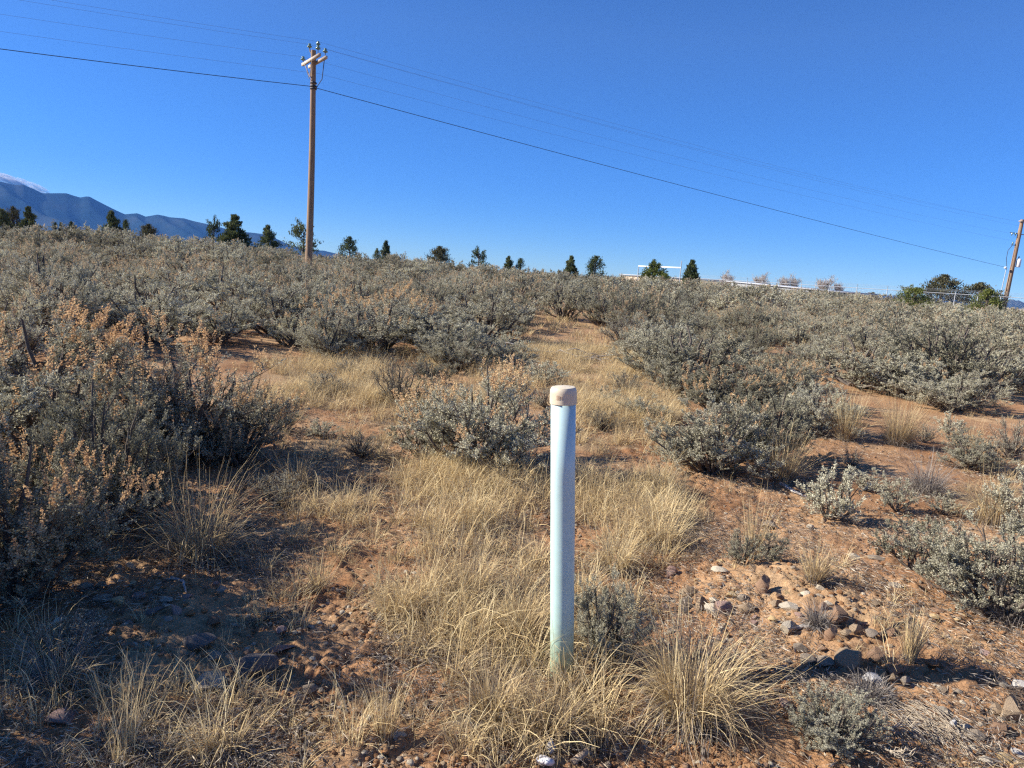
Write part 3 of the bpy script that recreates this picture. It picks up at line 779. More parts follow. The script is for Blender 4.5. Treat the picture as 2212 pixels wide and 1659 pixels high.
# posts where the picture shows them, then on an even pitch
post_s = []
for sx in (2201, 2242, 2287, 2332, 2405, 2447, 2489, 2571, 2662, 2760, 2866, 2935, 3003, 3080):
    # solve for the distance along the fence
    ss = np.linspace(0, flen + 18, 1500); Q = FA + (FB - FA) * (ss / flen)[:, None]
    px, _, _ = project(Q[:, 0], Q[:, 1], Q[:, 2]); post_s.append(float(ss[np.argmin(abs(px / S - sx))]))
post_s = [0.0, 4.0] + post_s
for k_, s_ in enumerate(post_s):
    P = fence_pt(s_); zg = gz(P[0], P[1]) - 0.1
    g = Geo(); q = P - loc0
    add_tube(g, [(q[0], q[1], zg), (q[0], q[1], q[2] + 0.12)], 0.04, 7)
    po = link('post', g.mesh('post', [M['steel']], True), fence)
    g = Geo(); add_tube(g, [(q[0], q[1], q[2] + 0.12), (q[0] - .12, q[1] - .25, q[2] + 0.42)], 0.025, 5)
    link('barb_arm', g.mesh('barb_arm', [M['steel']]), po)
for zoff, yo in ((0.22, -.08), (0.32, -.16), (0.42, -.25)):
    g = Geo(); add_tube(g, [fence_pt(s_) - loc0 + np.array([-.1, yo, zoff]) for s_ in np.linspace(0, flen + 18, 14)], 0.006, 4)
    link('barbed_wire', g.mesh('barbed_wire', [M['steel']]), fence)
ss = np.arange(0, flen + 17, 0.12); n_ = len(ss)
Q = (FA + (FB - FA) * (ss / flen)[:, None]) - loc0
zg = ground_z(Q[:, 0] + loc0[0], Q[:, 1] + loc0[1])
g = Geo()
for sg in (-1, 1):
    for lv in range(3):
        hh_ = (Q[:, 2] - zg) / 3
        p0 = Q.copy(); p0[:, 2] = zg + hh_ * lv; p2 = p0.copy(); p2[:, 2] += hh_
        dx = hh_ * 0.8 * sg
        p2[:, 0] += fd[0] * dx; p2[:, 1] += fd[1] * dx
        add_twigs(g, p0, (p0 + p2) / 2, p2, 0.0022, 0.0022)
link('wire_mesh', g.mesh('wire_mesh', [M['steel']]), fence)['kind'] = 'stuff'

def slab_between(name, A, B, zt0, zt1, thick, mat, parent, base, dz):
    """long wall/eave from A to B (xy), top heights zt0..zt1, dropping dz"""
    A = np.array(A); B = np.array(B); d = norm(B - A); nrm = np.array([d[1], -d[0]])
    g = Geo(); v = []
    for (P, zt) in ((A, zt0), (B, zt1)):
        for s_ in (-1, 1):
            for z_ in (zt - dz, zt): v.append([P[0] + nrm[0] * thick / 2 * s_ - base[0], P[1] + nrm[1] * thick / 2 * s_ - base[1], z_ - base[2]])
    f_ = [[0, 1, 3, 2], [4, 6, 7, 5], [0, 4, 5, 1], [2, 3, 7, 6], [0, 2, 6, 4], [1, 5, 7, 3]]
    g.add(v, f_); return link(name, g.mesh(name, [mat]), parent)
A = at(2235 * S, 846 * S, 112); B = at(2580 * S, 879 * S, 94)
bl = empty('low_building', (A[0], A[1], 0)); tag(bl, 'long low grey building with a white roof edge beyond the fence', 'building')
slab_between('wall', A[:2], B[:2], A[2] - .22, B[2] - .22, 7.0, M['grey_wall'], bl, (A[0], A[1], 0), 3.2)
d_ = norm((B - A)[:2])
slab_between('roof', A[:2] - d_ * .3, B[:2] + d_ * .3, A[2], B[2], 7.5, M['eave'], bl, (A[0], A[1], 0), 0.15)
A = at(1890 * S, 824 * S, 150); B = at(2240 * S, 846 * S, 135)
bl = empty('low_building', (A[0], A[1], 0)); tag(bl, 'far low tan building with a thin white roof edge behind the skyline trees', 'building')
slab_between('wall', A[:2], B[:2], A[2] - .25, B[2] - .25, 8.0, M['tan_wall'], bl, (A[0], A[1], 0), 4)
d_ = norm((B - A)[:2])
slab_between('roof', A[:2] - d_ * .3, B[:2] + d_ * .3, A[2], B[2], 8.6, M['eave'], bl, (A[0], A[1], 0), 0.14)

A = at((1900 + 88 / 5.53) * S, (740 + 322 / 5.53) * S, 85); B = at((1900 + 790 / 5.53) * S, (740 + 350 / 5.53) * S, 73)
fr = empty('crossbar_frame', (A[0], A[1], 0)); tag(fr, 'white crossbar held between two thin posts above the skyline', 'frame')
g = Geo(); b0 = np.array([A[0], A[1], 0]); add_tube(g, [A - b0, B - b0], 0.075, 6); link('crossbar', g.mesh('crossbar', [M['white_rail']]), fr)
for P, ex in ((A, 0.05), (B, 0.7)):
    g = Geo(); zg_ = gz(P[0], P[1]); q = P - b0
    add_tube(g, [(q[0], q[1], zg_ - .2), (q[0], q[1], q[2] + ex)], 0.05, 6); link('post', g.mesh('post', [M['steel']]), fr)

# ------------------------------------------------------------------ sagebrush
def sage(seed, nst, nbr, ntw, nlf, LL, LW, spikes=0.0, open_=0.0, spike_n=16):
    """unit bush about 1 m wide and 1 m high; returns wood, foliage, flower geometry"""
    rng = np.random.default_rng(seed)
    wood, fol, flo = Geo(), Geo(), Geo()
    ph = rng.random(4) * 6.28
    def dome(rho, a_):
        lump = 1 + 0.10 * np.sin(2 * a_ + ph[0]) + 0.09 * np.sin(3 * a_ + ph[1] + rho * 3) + 0.08 * np.sin(5 * a_ + ph[2] + rho * 9)
        return np.sqrt(np.clip(1 - (rho / 0.62) ** 2, 0.05, 1)) * lump
    S0, S1, S2 = [], [], []
    a_ = (np.arange(nst) + rng.random(nst)) / nst * 6.283 * 3
    rho = np.sqrt((np.arange(nst) + rng.random(nst) * .8) / nst) * 0.45
    zt = dome(rho, a_) * (0.80 - 0.42 * rng.random(nst) * (1 - open_ * .6) * sstep(0.1, 0.4, rho))
    tgt = np.stack([rho * np.cos(a_), rho * np.sin(a_), zt], -1)
    base = rng.normal(size=(nst, 3)) * 0.03; base[:, 2] = -0.04
    mid = base + (tgt - base) * np.array([0.55, 0.55, 0.38 - 0.1 * open_]) + rng.normal(size=(nst, 3)) * 0.04
    tt = np.linspace(0, 1, 7)
    for i in range(nst):
        q = ((1 - tt) ** 2)[:, None] * base[i] + (2 * tt * (1 - tt))[:, None] * mid[i] + (tt ** 2)[:, None] * tgt[i]
        q[1:-1] += rng.normal(size=(5, 3)) * 0.010
        add_tube(wood, q, np.linspace(0.020 + .012 * open_, 0.005, 7), 5, cap=False)
    # branches
    tb = 0.30 + 0.70 * rng.random((nst, nbr)); tb = np.maximum(tb, open_ * 0.45)
    B0 = ((1 - tb) ** 2)[..., None] * base[:, None] + (2 * tb * (1 - tb))[..., None] * mid[:, None] + (tb ** 2)[..., None] * tgt[:, None]
    outw = norm(B0 * np.array([1, 1, 0.0]) + 1e-3)
    bd = norm(outw * 0.75 + rng.normal(size=B0.shape) * 0.55 + np.array([0, 0, 0.75]))
    bl_ = (0.14 + 0.15 * rng.random((nst, nbr)))[..., None]
    B1 = B0 + bd * bl_; B1[..., 2] = np.maximum(B1[..., 2], 0.05)
    Bm = (B0 + B1) / 2 + rng.normal(size=B0.shape) * 0.012 - np.array([0, 0, 0.01])
    b0, bm, b1 = (q.reshape(-1, 3) for q in (B0, Bm, B1))
    add_twigs(wood, b0, bm, b1, 0.0055, 0.0022)
    # twigs
    nb = len(b0)
    t1 = rng.random((nb, ntw, 1)) * 0.75 + 0.3
    T0 = b0[:, None] * (1 - t1) + b1[:, None] * t1
    td = norm(norm(T0 * np.array([1, 1, 0.6])) * 0.35 + rng.normal(size=T0.shape) * 0.42 + np.array([0, 0, 0.8]))
    tl = (0.055 + 0.075 * rng.random((nb, ntw, 1)))
    T1 = T0 + td * tl
    t0, t1_, td_ = T0.reshape(-1, 3), T1.reshape(-1, 3), td.reshape(-1, 3)
    if ntw * nb < 6000: add_twigs(wood, t0, (t0 + t1_) / 2, t1_, 0.0020, 0.0011)
    nt = len(t0)
    # leaves: bunched towards twig ends
    s_ = rng.random((nt, nlf, 1)) ** 0.75
    Lb = t0[:, None] * (1 - s_) + t1_[:, None] * s_ + rng.normal(size=(nt, nlf, 3)) * 0.005
    ld = td_[:, None] * 0.8 + rng.normal(size=(nt, nlf, 3)) * 0.62
    tone = np.repeat(rng.random(nt) * 0.5, nlf) + rng.random(nt * nlf) * 0.5
    add_leaves(fol, Lb.reshape(-1, 3), ld.reshape(-1, 3), LL * (0.6 + 0.8 * rng.random(nt * nlf)), LW * (0.7 + 0.6 * rng.random(nt * nlf)), tone, 1, rng)
    # flower stalks on the upper shell
    if spikes > 0:
        rr_ = np.hypot(t1_[:, 0], t1_[:, 1])
        up = t1_[:, 2] / np.maximum(dome(rr_, np.arctan2(t1_[:, 1], t1_[:, 0])), .2)
        sel = np.where((up > 0.82) & (rng.random(nt) < spikes))[0]
        p0 = t1_[sel]; L_ = 0.08 + 0.11 * rng.random(len(sel))
        sd = norm(np.array([0, 0, 1.0]) + rng.normal(size=(len(sel), 3)) * 0.16 + norm(p0 * np.array([1, 1, 0.])) * 0.15)
        p2 = p0 + sd * L_[:, None]
        add_twigs(wood, p0, (p0 + p2) / 2, p2, 0.0014, 0.0008)
        q = rng.random((len(sel), spike_n, 1)); q = 0.15 + .85 * q
        Fb = p0[:, None] * (1 - q) + p2[:, None] * q + rng.normal(size=(len(sel), spike_n, 3)) * 0.0045
        fd_ = rng.normal(size=Fb.shape) * 0.6 + sd[:, None] * 0.9
        sc_ = LL / 0.02
        tone = np.repeat(rng.random(len(sel)) * .6, spike_n) + rng.random(len(sel) * spike_n) * .4
        add_leaves(flo, Fb.reshape(-1, 3), fd_.reshape(-1, 3), 0.017 * sc_ * (0.7 + .6 * rng.random(len(tone))), 0.0105 * sc_, tone, 2, rng)
    A = np.concatenate(fol.v); rx_ = np.percentile(np.hypot(A[:, 0], A[:, 1]), 96); hz_ = np.percentile(A[:, 2], 99)
    if flo.n: hz_ = max(hz_, np.percentile(np.concatenate(flo.v)[:, 2], 95))
    for q_ in (wood, fol, flo):
        q_.v = [v * np.array([0.5 / rx_, 0.5 / rx_, 0.97 / hz_]) for v in q_.v]
    return wood, fol, flo
WM = [M['sage_wood'], M['sage_leaf'], M['sage_flower']]
WD = [M['sage_wood'], M['sage_leaf'], M['sage_flower_dull']]
def parts_of(gs, WM=WM):
    w, f_, b_ = gs
    r_ = [('branches', w.mesh('branches', WM)), ('foliage', f_.mesh('foliage', WM))]
    if b_.n: r_.append(('flower_stalks', b_.mesh('flower_stalks', WM)))
    return r_
def joined(gs, WM=WD):
    g = Geo()
    for q in gs:
        for v, f_, r_, m_ in zip(q.v, q.f, q.r, q.m):
            g.v.append(v); g.f.append(f_ + (g.n - 0) if False else f_); g.r.append(r_); g.m.append(m_)
    # re-index
    out_ = Geo()
    for q in gs:
        off = out_.n
        for v in q.v: out_.v.append(v)
        for r_ in q.r: out_.r.append(r_)
        for f_ in q.f: out_.f.append(f_ + off)
        for m_ in q.m: out_.m.append(m_)
        out_.n += q.n
    return out_.mesh('sagebrush', WM)
NEAR = [parts_of(sage(s_, 22, 8, 7, nl, 0.0150, 0.0066, sp_, op, 44)) for (s_, nl, sp_, op) in
        ((1, 46, 0.6, 0), (2, 46, 0.35, 0.3), (3, 46, 0.10, 0), (4, 46, 0.0, 0.2), (5, 46, 0.0, 0.0), (6, 26, 0.5, 1.0))]
SMALL = [parts_of(sage(s_, 12, 6, 6, 16, 0.034, 0.014, 0.0, 0)) for s_ in (11, 12)]
TWIGGY = [parts_of(sage(15, 18, 8, 6, 5, 0.022, 0.008, 0.0, 0.3))]
MID = [sage(s_, 17, 7, 6, 42, 0.0165, 0.0075, sp_, op, 26) for (s_, sp_, op) in ((21, .5, 0), (22, .16, .4), (23, 0.0, 0), (24, 0.0, .3), (25, 0, 0), (26, .45, .6))]
MIDP = [parts_of(q, WD) for q in MID]; MIDJ = [joined(q) for q in MID]
FAR = [joined(sage(s_, 12, 5, 5, 24, 0.032, 0.015, sp_, 0, 16)) for (s_, sp_) in ((31, .45), (32, .1), (33, 0.0), (34, .0), (35, .12), (36, .2))]
PROBE = NEAR[0]

def put_sage(p, w, h, parts, label, group, rz=None, tilt=0.0):
    o = empty('sagebrush', (p[0], p[1], p[2]), random.random() * 6.28 if rz is None else rz, (w, w, h))
    for nm, me in parts: link(nm, me, o)
    return tag(o, label, 'bush', group)
HERO = [  # base px, base py, top py, width px, set, variant, label
    (40, 1290, 915, 470, 'N', 0, 'nearest sagebrush at the left edge with warm yellow-orange flower tips'),
    (110, 1000, 665, 520, 'N', 0, 'broad tall sagebrush behind the nearest left one, its crown covered in orange stalks'),
    (400, 985, 700, 400, 'N', 5, 'open sagebrush with dark exposed trunks and orange tips left of the grassy patch'),
    (225, 1140, 838, 330, 'N', 3, 'leafy blue-green sagebrush without flowers in front of the broad orange-topped one'),
    (510, 1000, 830, 220, 'N', 5, 'low leaning sagebrush limb at the edge of the grassy patch, lit from behind'),
    (20, 790, 590, 250, 'M', 5, 'tall dark sagebrush at the left edge behind the orange-topped one'),
    (120, 745, 560, 260, 'N', 3, 'sagebrush with a dark hollow under its crown near the left edge'),
    (330, 745, 600, 270, 'M', 3, 'grey-green sagebrush directly above the orange-topped bush'),
    (470, 740, 640, 190, 'M', 4, 'low silvery sagebrush between the orange-topped bush and the taller ones behind'),
    (590, 725, 605, 240, 'M', 2, 'dense rounded sagebrush left of the one with a visible trunk'),
    (660, 722, 590, 170, 'M', 3, 'slim sagebrush wedged right of the dense rounded one'),
    (810, 758, 612, 250, 'N', 5, 'tree-like sagebrush standing on a clearly visible dark trunk'),
    (950, 770, 665, 240, 'N', 3, 'pale silvery sagebrush just right of the tree-like one'),
    (1040, 735, 612, 230, 'M', 3, 'dark green sagebrush at the left side of the bare path'),
    (1085, 765, 715, 120, 'M', 4, 'low twiggy sagebrush at the left foot of the bare path'),
    (1040, 1010, 775, 350, 'N', 0, 'rust-orange tipped sagebrush left of the pipe, alone in the grass'),
    (905, 985, 890, 150, 'S', 0, 'small yellow-green sprout clump at the left foot of the rust-orange bush'),
    (865, 880, 770, 150, 'T', 0, 'thin half-bare grey bush left of the rust-orange one'),
    (1215, 690, 600, 150, 'M', 2, 'sagebrush at the top end of the bare path'),
    (1300, 705, 612, 160, 'M', 3, 'dark based sagebrush right of the top end of the bare path'),
    (1350, 745, 680, 130, 'T', 0, 'gnarled half-dead sagebrush with twisted pale limbs beside the path'),
    (1490, 835, 695, 320, 'M', 3, 'wide grey sagebrush behind the pale green one, right of the pipe top'),
    (1455, 852, 762, 125, 'N', 4, 'small pale green rounded sagebrush in front of the wide grey one'),
    (1690, 872, 775, 205, 'N', 1, 'sagebrush with pinkish-orange tips behind the largest one right of the pipe'),
    (1530, 1020, 845, 260, 'N', 2, 'silvery sagebrush nearest to the pipe on its right'),
    (1650, 1000, 845, 230, 'N', 3, 'dense grey sagebrush joined to the silvery one right of the pipe'),
    (1850, 835, 722, 290, 'M', 3, 'broad dark grey sagebrush behind the two tall straw clumps'),
    (2050, 885, 795, 200, 'N', 4, 'silvery sagebrush right of the two tall straw clumps'),
    (2150, 840, 745, 210, 'M', 3, 'dark based sagebrush near the right edge above the bare soil'),
    (1790, 1120, 1000, 150, 'S', 0, 'small bright sagebrush alone on bare soil beside a white stick'),
    (1935, 1105, 1030, 90, 'S', 1, 'tiny sagebrush right of the small bright one, under the grey thatch mound'),
    (2035, 1110, 1062, 80, 'S', 0, 'tiny spreading sagebrush near the right edge on bare soil'),
    (1975, 1235, 1110, 160, 'S', 1, 'pale sagebrush at the left of the big right-hand one'),
    (2150, 1330, 1085, 330, 'N', 4, 'big pale green sagebrush cut by the right edge above the stones'),
    (1310, 1430, 1225, 185, 'N', 2, 'grey sagebrush touching the right side of the pipe foot'),
    (1605, 1222, 1145, 90, 'S', 0, 'tiny yellow-green sagebrush at the foot of the tall thin grass'),
    (1662, 1210, 1150, 80, 'S', 1, 'tiny grey sagebrush just right of the tall thin grass'),
    (1790, 1612, 1482, 190, 'N', 4, 'small pale sagebrush in the bottom right beside the flattened straw'),
    (2190, 1140, 1010, 150, 'S', 1, 'sagebrush at the right edge above the big pale green one')]
HERO += [
    (1425, 800, 688, 190, 'N', 3, 'grey sagebrush forming the right shoulder of the bare path'),
    (1375, 770, 700, 120, 'N', 2, 'smaller sagebrush leaning into the bare path from the right'),
    (1100, 800, 730, 120, 'N', 2, 'silvery low sagebrush at the left entrance of the bare path'),
    (985, 800, 705, 170, 'N', 4, 'pale leafy sagebrush above and behind the rust-orange one'),
    (705, 775, 650, 180, 'N', 2, 'sagebrush between the dense rounded one and the tree-like one'),
    (1560, 905, 800, 190, 'N', 1, 'flower-tipped sagebrush left of the pinkish tipped one'),
    (2100, 1010, 930, 150, 'N', 2, 'low sagebrush on the bare soil behind the small yellow grass clump'),
    (700, 850, 800, 110, 'T', 0, 'low grey twig bush in the golden grass below the gap left of the tree-like sagebrush'),
    (610, 930, 880, 90, 'S', 1, 'small sage sprout at the left border of the golden grass'),
    (780, 985, 930, 100, 'T', 0, 'low twiggy bush in the golden grass left of the yellow-green sprouts'),
    (930, 830, 770, 110, 'M', 3, 'low grey sagebrush just behind the rust-orange one on its left'),
    (700, 945, 905, 80, 'S', 0, 'tiny sage in the middle of the golden grass on the left'),
    (1180, 830, 780, 110, 'S', 1, 'low sage behind the rust-orange bush, left above the pipe top'),
    (1350, 850, 800, 90, 'T', 0, 'low dead-looking bush right above the pipe cap'),
    (1300, 930, 880, 90, 'T', 0, 'grey twigs in the grass just right of the pipe top'),
    (1385, 905, 850, 110, 'M', 3, 'low sage between the pipe and the pale green rounded bush'),
    (1590, 900, 770, 250, 'N', 2, 'full grey sagebrush between the pale green one and the pinkish tipped one'),
    (1760, 940, 830, 170, 'N', 3, 'sagebrush wedged left of the tall straw clumps'),
    (1960, 860, 760, 200, 'N', 2, 'sagebrush directly behind the grey-based straw clump'),
    (2180, 990, 900, 110, 'T', 0, 'grey twig bush at the right edge on the bare soil'),
    (1870, 1060, 1010, 80, 'S', 1, 'low sage left of the grey thatch mound'),
    (600, 1090, 1020, 110, 'T', 0, 'dark twig bush in the shade beside the large arching grass clump'),
    (150, 1420, 1330, 170, 'T', 0, 'leafless grey bush low at the left edge'),
    (1470, 1000, 930, 110, 'S', 0, 'small sage at the left foot of the silvery sagebrush')]
SETS = {'N': NEAR, 'M': MIDP, 'S': SMALL, 'T': TWIGGY}
hero_xy = []
for (bx, by, ty, w, st, v, lab) in HERO:
    p = ground_at(bx, by); h = height_to(p, bx, ty); w_ = width_of(p, w)
    put_sage(p, w_, max(h, 0.08), SETS[st][v], lab, 'sagebrush bushes')
    hero_xy.append((p[0], p[1], w_ / 2))
# low half-dead bushes sprinkled over the grassy clearing
r_ = np.random.default_rng(77); k_ = 0
while k_ < 34:
    bx, by = r_.uniform(560, 2180), r_.uniform(770, 1010)
    if 1180 < bx < 1340 and by < 800: continue
    p = ground_at(bx, by)
    if any((p[0] - a_) ** 2 + (p[1] - b_) ** 2 < (c_ + .25) ** 2 for a_, b_, c_ in hero_xy): k_ += .1; continue
    left = bx < 1330; w_ = r_.uniform(.22, .5)
    st, v = (('T', 0) if r_.random() < .5 else ('S', int(r_.integers(0, 2)))) if left else (('S', int(r_.integers(0, 2))) if r_.random() < .6 else ('T', 0))
    lab = ('leafless low twig bush' if st == 'T' else 'little leafy sage sprout') + (' scattered in the golden grass left of the pipe' if bx < 1190 else ' scattered on the open ground right of the pipe')
    put_sage(p, w_, w_ * r_.uniform(.5, .8), SETS[st][v], lab, lab); hero_xy.append((p[0], p[1], w_ / 2)); k_ += 1
n_small = sum(1 for o in bpy.data.objects if o.name.startswith('sagebrush'))
# just outside the left of the frame: its shadow falls across the stones at the lower left
put_sage((-3.15, 2.72, gz(-3.15, 2.72)), 1.45, 1.5, NEAR[3], 'sagebrush just outside the left edge of the photograph', 'sagebrush bushes')
put_sage((-3.5, 3.9, gz(-3.5, 3.9)), 1.2, 1.15, NEAR[4], 'sagebrush beyond the left edge between the two orange-tipped ones', 'sagebrush bushes')
hero_xy += [(-3.15, 2.72, .7), (-3.5, 3.9, .6)]

# the dense stand
lim_x = [-900, 0, 300, 560, 800, 1110, 1135, 1180, 1330, 1380, 1500, 1720, 1800, 3200]
lim_y = [740, 740, 745, 748, 758, 745, 672, 666, 668, 760, 840, 870, 850, 900]
rng = np.random.default_rng(42)
cand = []
N_ = 26000
rr_ = np.sqrt(rng.random(N_) * (100 ** 2 - 7 ** 2) + 49); aa_ = np.radians(rng.uniform(-44, 44, N_))
cx_, cy_ = rr_ * np.sin(aa_), rr_ * np.cos(aa_); cz_ = ground_z(cx_, cy_)
px_, py_, dp_ = project(cx_, cy_, cz_)
ok = (py_ < np.interp(px_, lim_x, lim_y))
# a thin narrow bare path going up from the clearing
ok &= ~((np.abs(px_ - 1215 - (700 - py_) * 0.1) < 40) & (py_ > 655))
size = 0.75 + 1.65 * rng.random(N_) ** 1.4
grid = {}
keep = []
for i in np.where(ok)[0]:
    x, y, s_ = cx_[i], cy_[i], size[i]
    if any((x - hx) ** 2 + (y - hy) ** 2 < (hr * .8 + s_ * .3) ** 2 for hx, hy, hr in hero_xy): continue
    k = (int(x // 2.2), int(y // 2.2)); bad = False
    for dx in (-1, 0, 1):
        for dy in (-1, 0, 1):
            for (qx, qy, qs) in grid.get((k[0] + dx, k[1] + dy), ()):
                if (x - qx) ** 2 + (y - qy) ** 2 < (0.43 * (s_ + qs)) ** 2: bad = True; break
            if bad: break
        if bad: break
    if bad: continue
    grid.setdefault(k, []).append((x, y, s_)); keep.append(i)
keep = np.array(keep)
keep = keep[np.argsort(rr_[keep])]
inview = (px_[keep] > -120) & (px_[keep] < 2332)
order = np.concatenate([keep[inview], keep[~inview]])
print('field bushes', len(keep), 'in view', inview.sum())
orange = fbm(cx_ / 5.0, cy_ / 5.0, 3, 61)
hgt_ = np.clip(size * (0.50 + 0.28 * rng.random(N_)), .38, 1.45)
zone_names = [(-1e9, 230, 'below the cloud'), (230, 450, 'below the mountains'), (450, 620, 'left of the utility pole'), (620, 800, 'below the utility pole'), (800, 1000, 'right of the utility pole'), (1000, 1180, 'left of the path'), (1180, 1340, 'above the path'), (1340, 1520, 'below the white crossbar'), (1520, 1750, 'right of the crossbar'), (1750, 1950, 'below the fence'), (1950, 1e9, 'below the right pole')]
n_ind = 298 - n_small
ind, rest = order[:n_ind], order[n_ind:]
for j, i in enumerate(ind):
    org = orange[i] > 0.53 or rng.random() < 0.10
    v = random.choice((0, 5, 1)) if org else random.choice((2, 3, 4, 1, 3))
    zn = [z_ for a0, a1, z_ in zone_names if a0 <= px_[i] < a1][0]
    rowd = 'front row' if rr_[i] < 13 else 'second rows' if rr_[i] < 17 else 'third rows' if rr_[i] < 21 else 'back rows'
    lab = ('%s %s sagebrush, %s of the stand %s' % ('tall' if hgt_[i] > .9 else 'low', 'orange-tinged' if org else 'grey-green', rowd, zn))
    p = (cx_[i], cy_[i], cz_[i] - 0.03)
    if j < 70:
        put_sage(p, size[i], hgt_[i], MIDP[v], lab, lab)
    else:
        o = link('sagebrush', MIDJ[v]); o.location = p; o.rotation_euler = (0, 0, random.random() * 6.28); o.scale = (size[i], size[i], hgt_[i])
        tag(o, lab, 'bush', lab)

# ------------------------------------------------------------------ scattering by geometry nodes (uncountable stuff only)
def scatter(name, meshes, pts, rot, scl, idx_, label):
    """pts (n,3), rot (n,3) euler, scl (n,3), idx_ (n,) variant"""
    coll = bpy.data.collections.new(name + '_sources')
    for k, me in enumerate(meshes):
        o = bpy.data.objects.new('%s_%02d' % (name, k), me); coll.objects.link(o)
    me = bpy.data.meshes.new(name); me.vertices.add(len(pts)); me.vertices.foreach_set('co', np.asarray(pts, float).ravel())
    for nm, ty, ar in (('irot', 'FLOAT_VECTOR', rot), ('iscl', 'FLOAT_VECTOR', scl)):
        a = me.attributes.new(nm, ty, 'POINT'); a.data.foreach_set('vector', np.asarray(ar, float).ravel())
    a = me.attributes.new('iidx', 'INT', 'POINT'); a.data.foreach_set('value', np.asarray(idx_, np.int32))
    o = link(name, me)
    ng = bpy.data.node_groups.new(name, 'GeometryNodeTree')
    ng.interface.new_socket('Geometry', in_out='INPUT', socket_type='NodeSocketGeometry')
    ng.interface.new_socket('Geometry', in_out='OUTPUT', socket_type='NodeSocketGeometry')
    N, L = ng.nodes, ng.links
    gi, go = N.new('NodeGroupInput'), N.new('NodeGroupOutput')
    ci = N.new('GeometryNodeCollectionInfo'); ci.inputs['Collection'].default_value = coll
    ci.inputs['Separate Children'].default_value = True; ci.inputs['Reset Children'].default_value = True
    ip = N.new('GeometryNodeInstanceOnPoints'); ip.inputs['Pick Instance'].default_value = True
    def na(nm, ty):
        q = N.new('GeometryNodeInputNamedAttribute'); q.data_type = ty; q.inputs['Name'].default_value = nm; return q.outputs['Attribute']
    er = N.new('FunctionNodeEulerToRotation')
    L.new(na('irot', 'FLOAT_VECTOR'), er.inputs[0]); L.new(er.outputs[0], ip.inputs['Rotation'])
    L.new(na('iscl', 'FLOAT_VECTOR'), ip.inputs['Scale']); L.new(na('iidx', 'INT'), ip.inputs['Instance Index'])
    L.new(gi.outputs[0], ip.inputs['Points']); L.new(ci.outputs[0], ip.inputs['Instance']); L.new(ip.outputs[0], go.inputs[0])
    mo = o.modifiers.new('scatter', 'NODES'); mo.node_group = ng
    return tag(o, label, kind='stuff')
def zrot(n_, tilt=0.0): return np.stack([rng.normal(size=n_) * tilt, rng.normal(size=n_) * tilt, rng.random(n_) * 6.283], -1)
v_ = np.where(orange[rest] > 0.52, rng.choice([0, 5, 0], len(rest)), rng.choice([1, 2, 3, 4, 2, 3], len(rest)))
vn = np.where(orange[rest] > 0.56, 0, v_)
scatter('distant_sagebrush', FAR, np.stack([cx_[rest], cy_[rest], cz_[rest] - .03], -1), zrot(len(rest), 0.03),
        np.stack([size[rest] * 1.0, size[rest] * 1.0, hgt_[rest] * .95], -1), v_, 'unbroken cover of grey-green sagebrush up to the skyline')

# ------------------------------------------------------------------ grass
def blades(rng, n_, hmin, hmax, spread, droop, wid, base_r, segs=4, mi=0, flat=0.0):
    """n ribbons of segs quads"""
    a_ = rng.random(n_) * 6.283; r0 = base_r * np.sqrt(rng.random(n_))
    b0 = np.stack([r0 * np.cos(a_), r0 * np.sin(a_), np.full(n_, -0.01)], -1)
    h = hmin + (hmax - hmin) * rng.random(n_) ** 1.3
    lean = np.abs(rng.normal(size=n_)) * spread + 0.05 + flat
    az = a_ + rng.normal(size=n_) * 0.7
    az2 = az + rng.normal(size=n_) * 0.5
    t = np.linspace(0, 1, segs + 1)
    d_ = (np.abs(rng.normal(size=n_)) * droop)
    th = lean[:, None] + d_[:, None] * t[None] ** 1.3 * 2.2
    azt = az[:, None] * (1 - t) + az2[:, None] * t
    st = (h / segs)[:, None] * np.ones_like(t)
    dx = np.sin(th) * np.cos(azt) * st; dy = np.sin(th) * np.sin(azt) * st; dz = np.cos(th) * st
    P = np.stack([np.cumsum(q, 1) - q for q in (dx, dy, dz)], -1) + b0[:, None]
    P[..., 2] = np.maximum(P[..., 2], -0.01 + 0.012 * rng.random((n_, 1)))
    side = norm(np.stack([-np.sin(azt), np.cos(azt), 0.3 * rng.normal(size=azt.shape)], -1) + 0.35 * rng.normal(size=(n_, 1, 3)))
    w = wid * (0.6 + 0.8 * rng.random(n_))[:, None] * (1 - 0.8 * t ** 1.5)
    A = P + side * w[..., None] * .5; B = P - side * w[..., None] * .5
    v = np.stack([A, B], 2).reshape(-1, 3)       # n, segs+1, 2
    k = (np.arange(n_) * (segs + 1) * 2)[:, None] + (np.arange(segs) * 2)[None]
    f_ = np.stack([k, k + 1, k + 3, k + 2], -1).reshape(-1, 4)
    return v, f_, np.repeat(rng.random(n_), (segs + 1) * 2)
def tuft(seed, n_, hmin, hmax, spread, droop, wid, base_r, mat='grass', thatch=0):
    r_ = np.random.default_rng(seed); g = Geo()
    g.add(*blades(r_, n_, hmin, hmax, spread, droop, wid, base_r), 0)
    if thatch: g.add(*blades(r_, thatch, hmin * .3, hmin * .9, 0.9, 0.7, wid, base_r * 1.3, 3), 1)
    return g.mesh('tuft', [M[mat], M['thatch']])
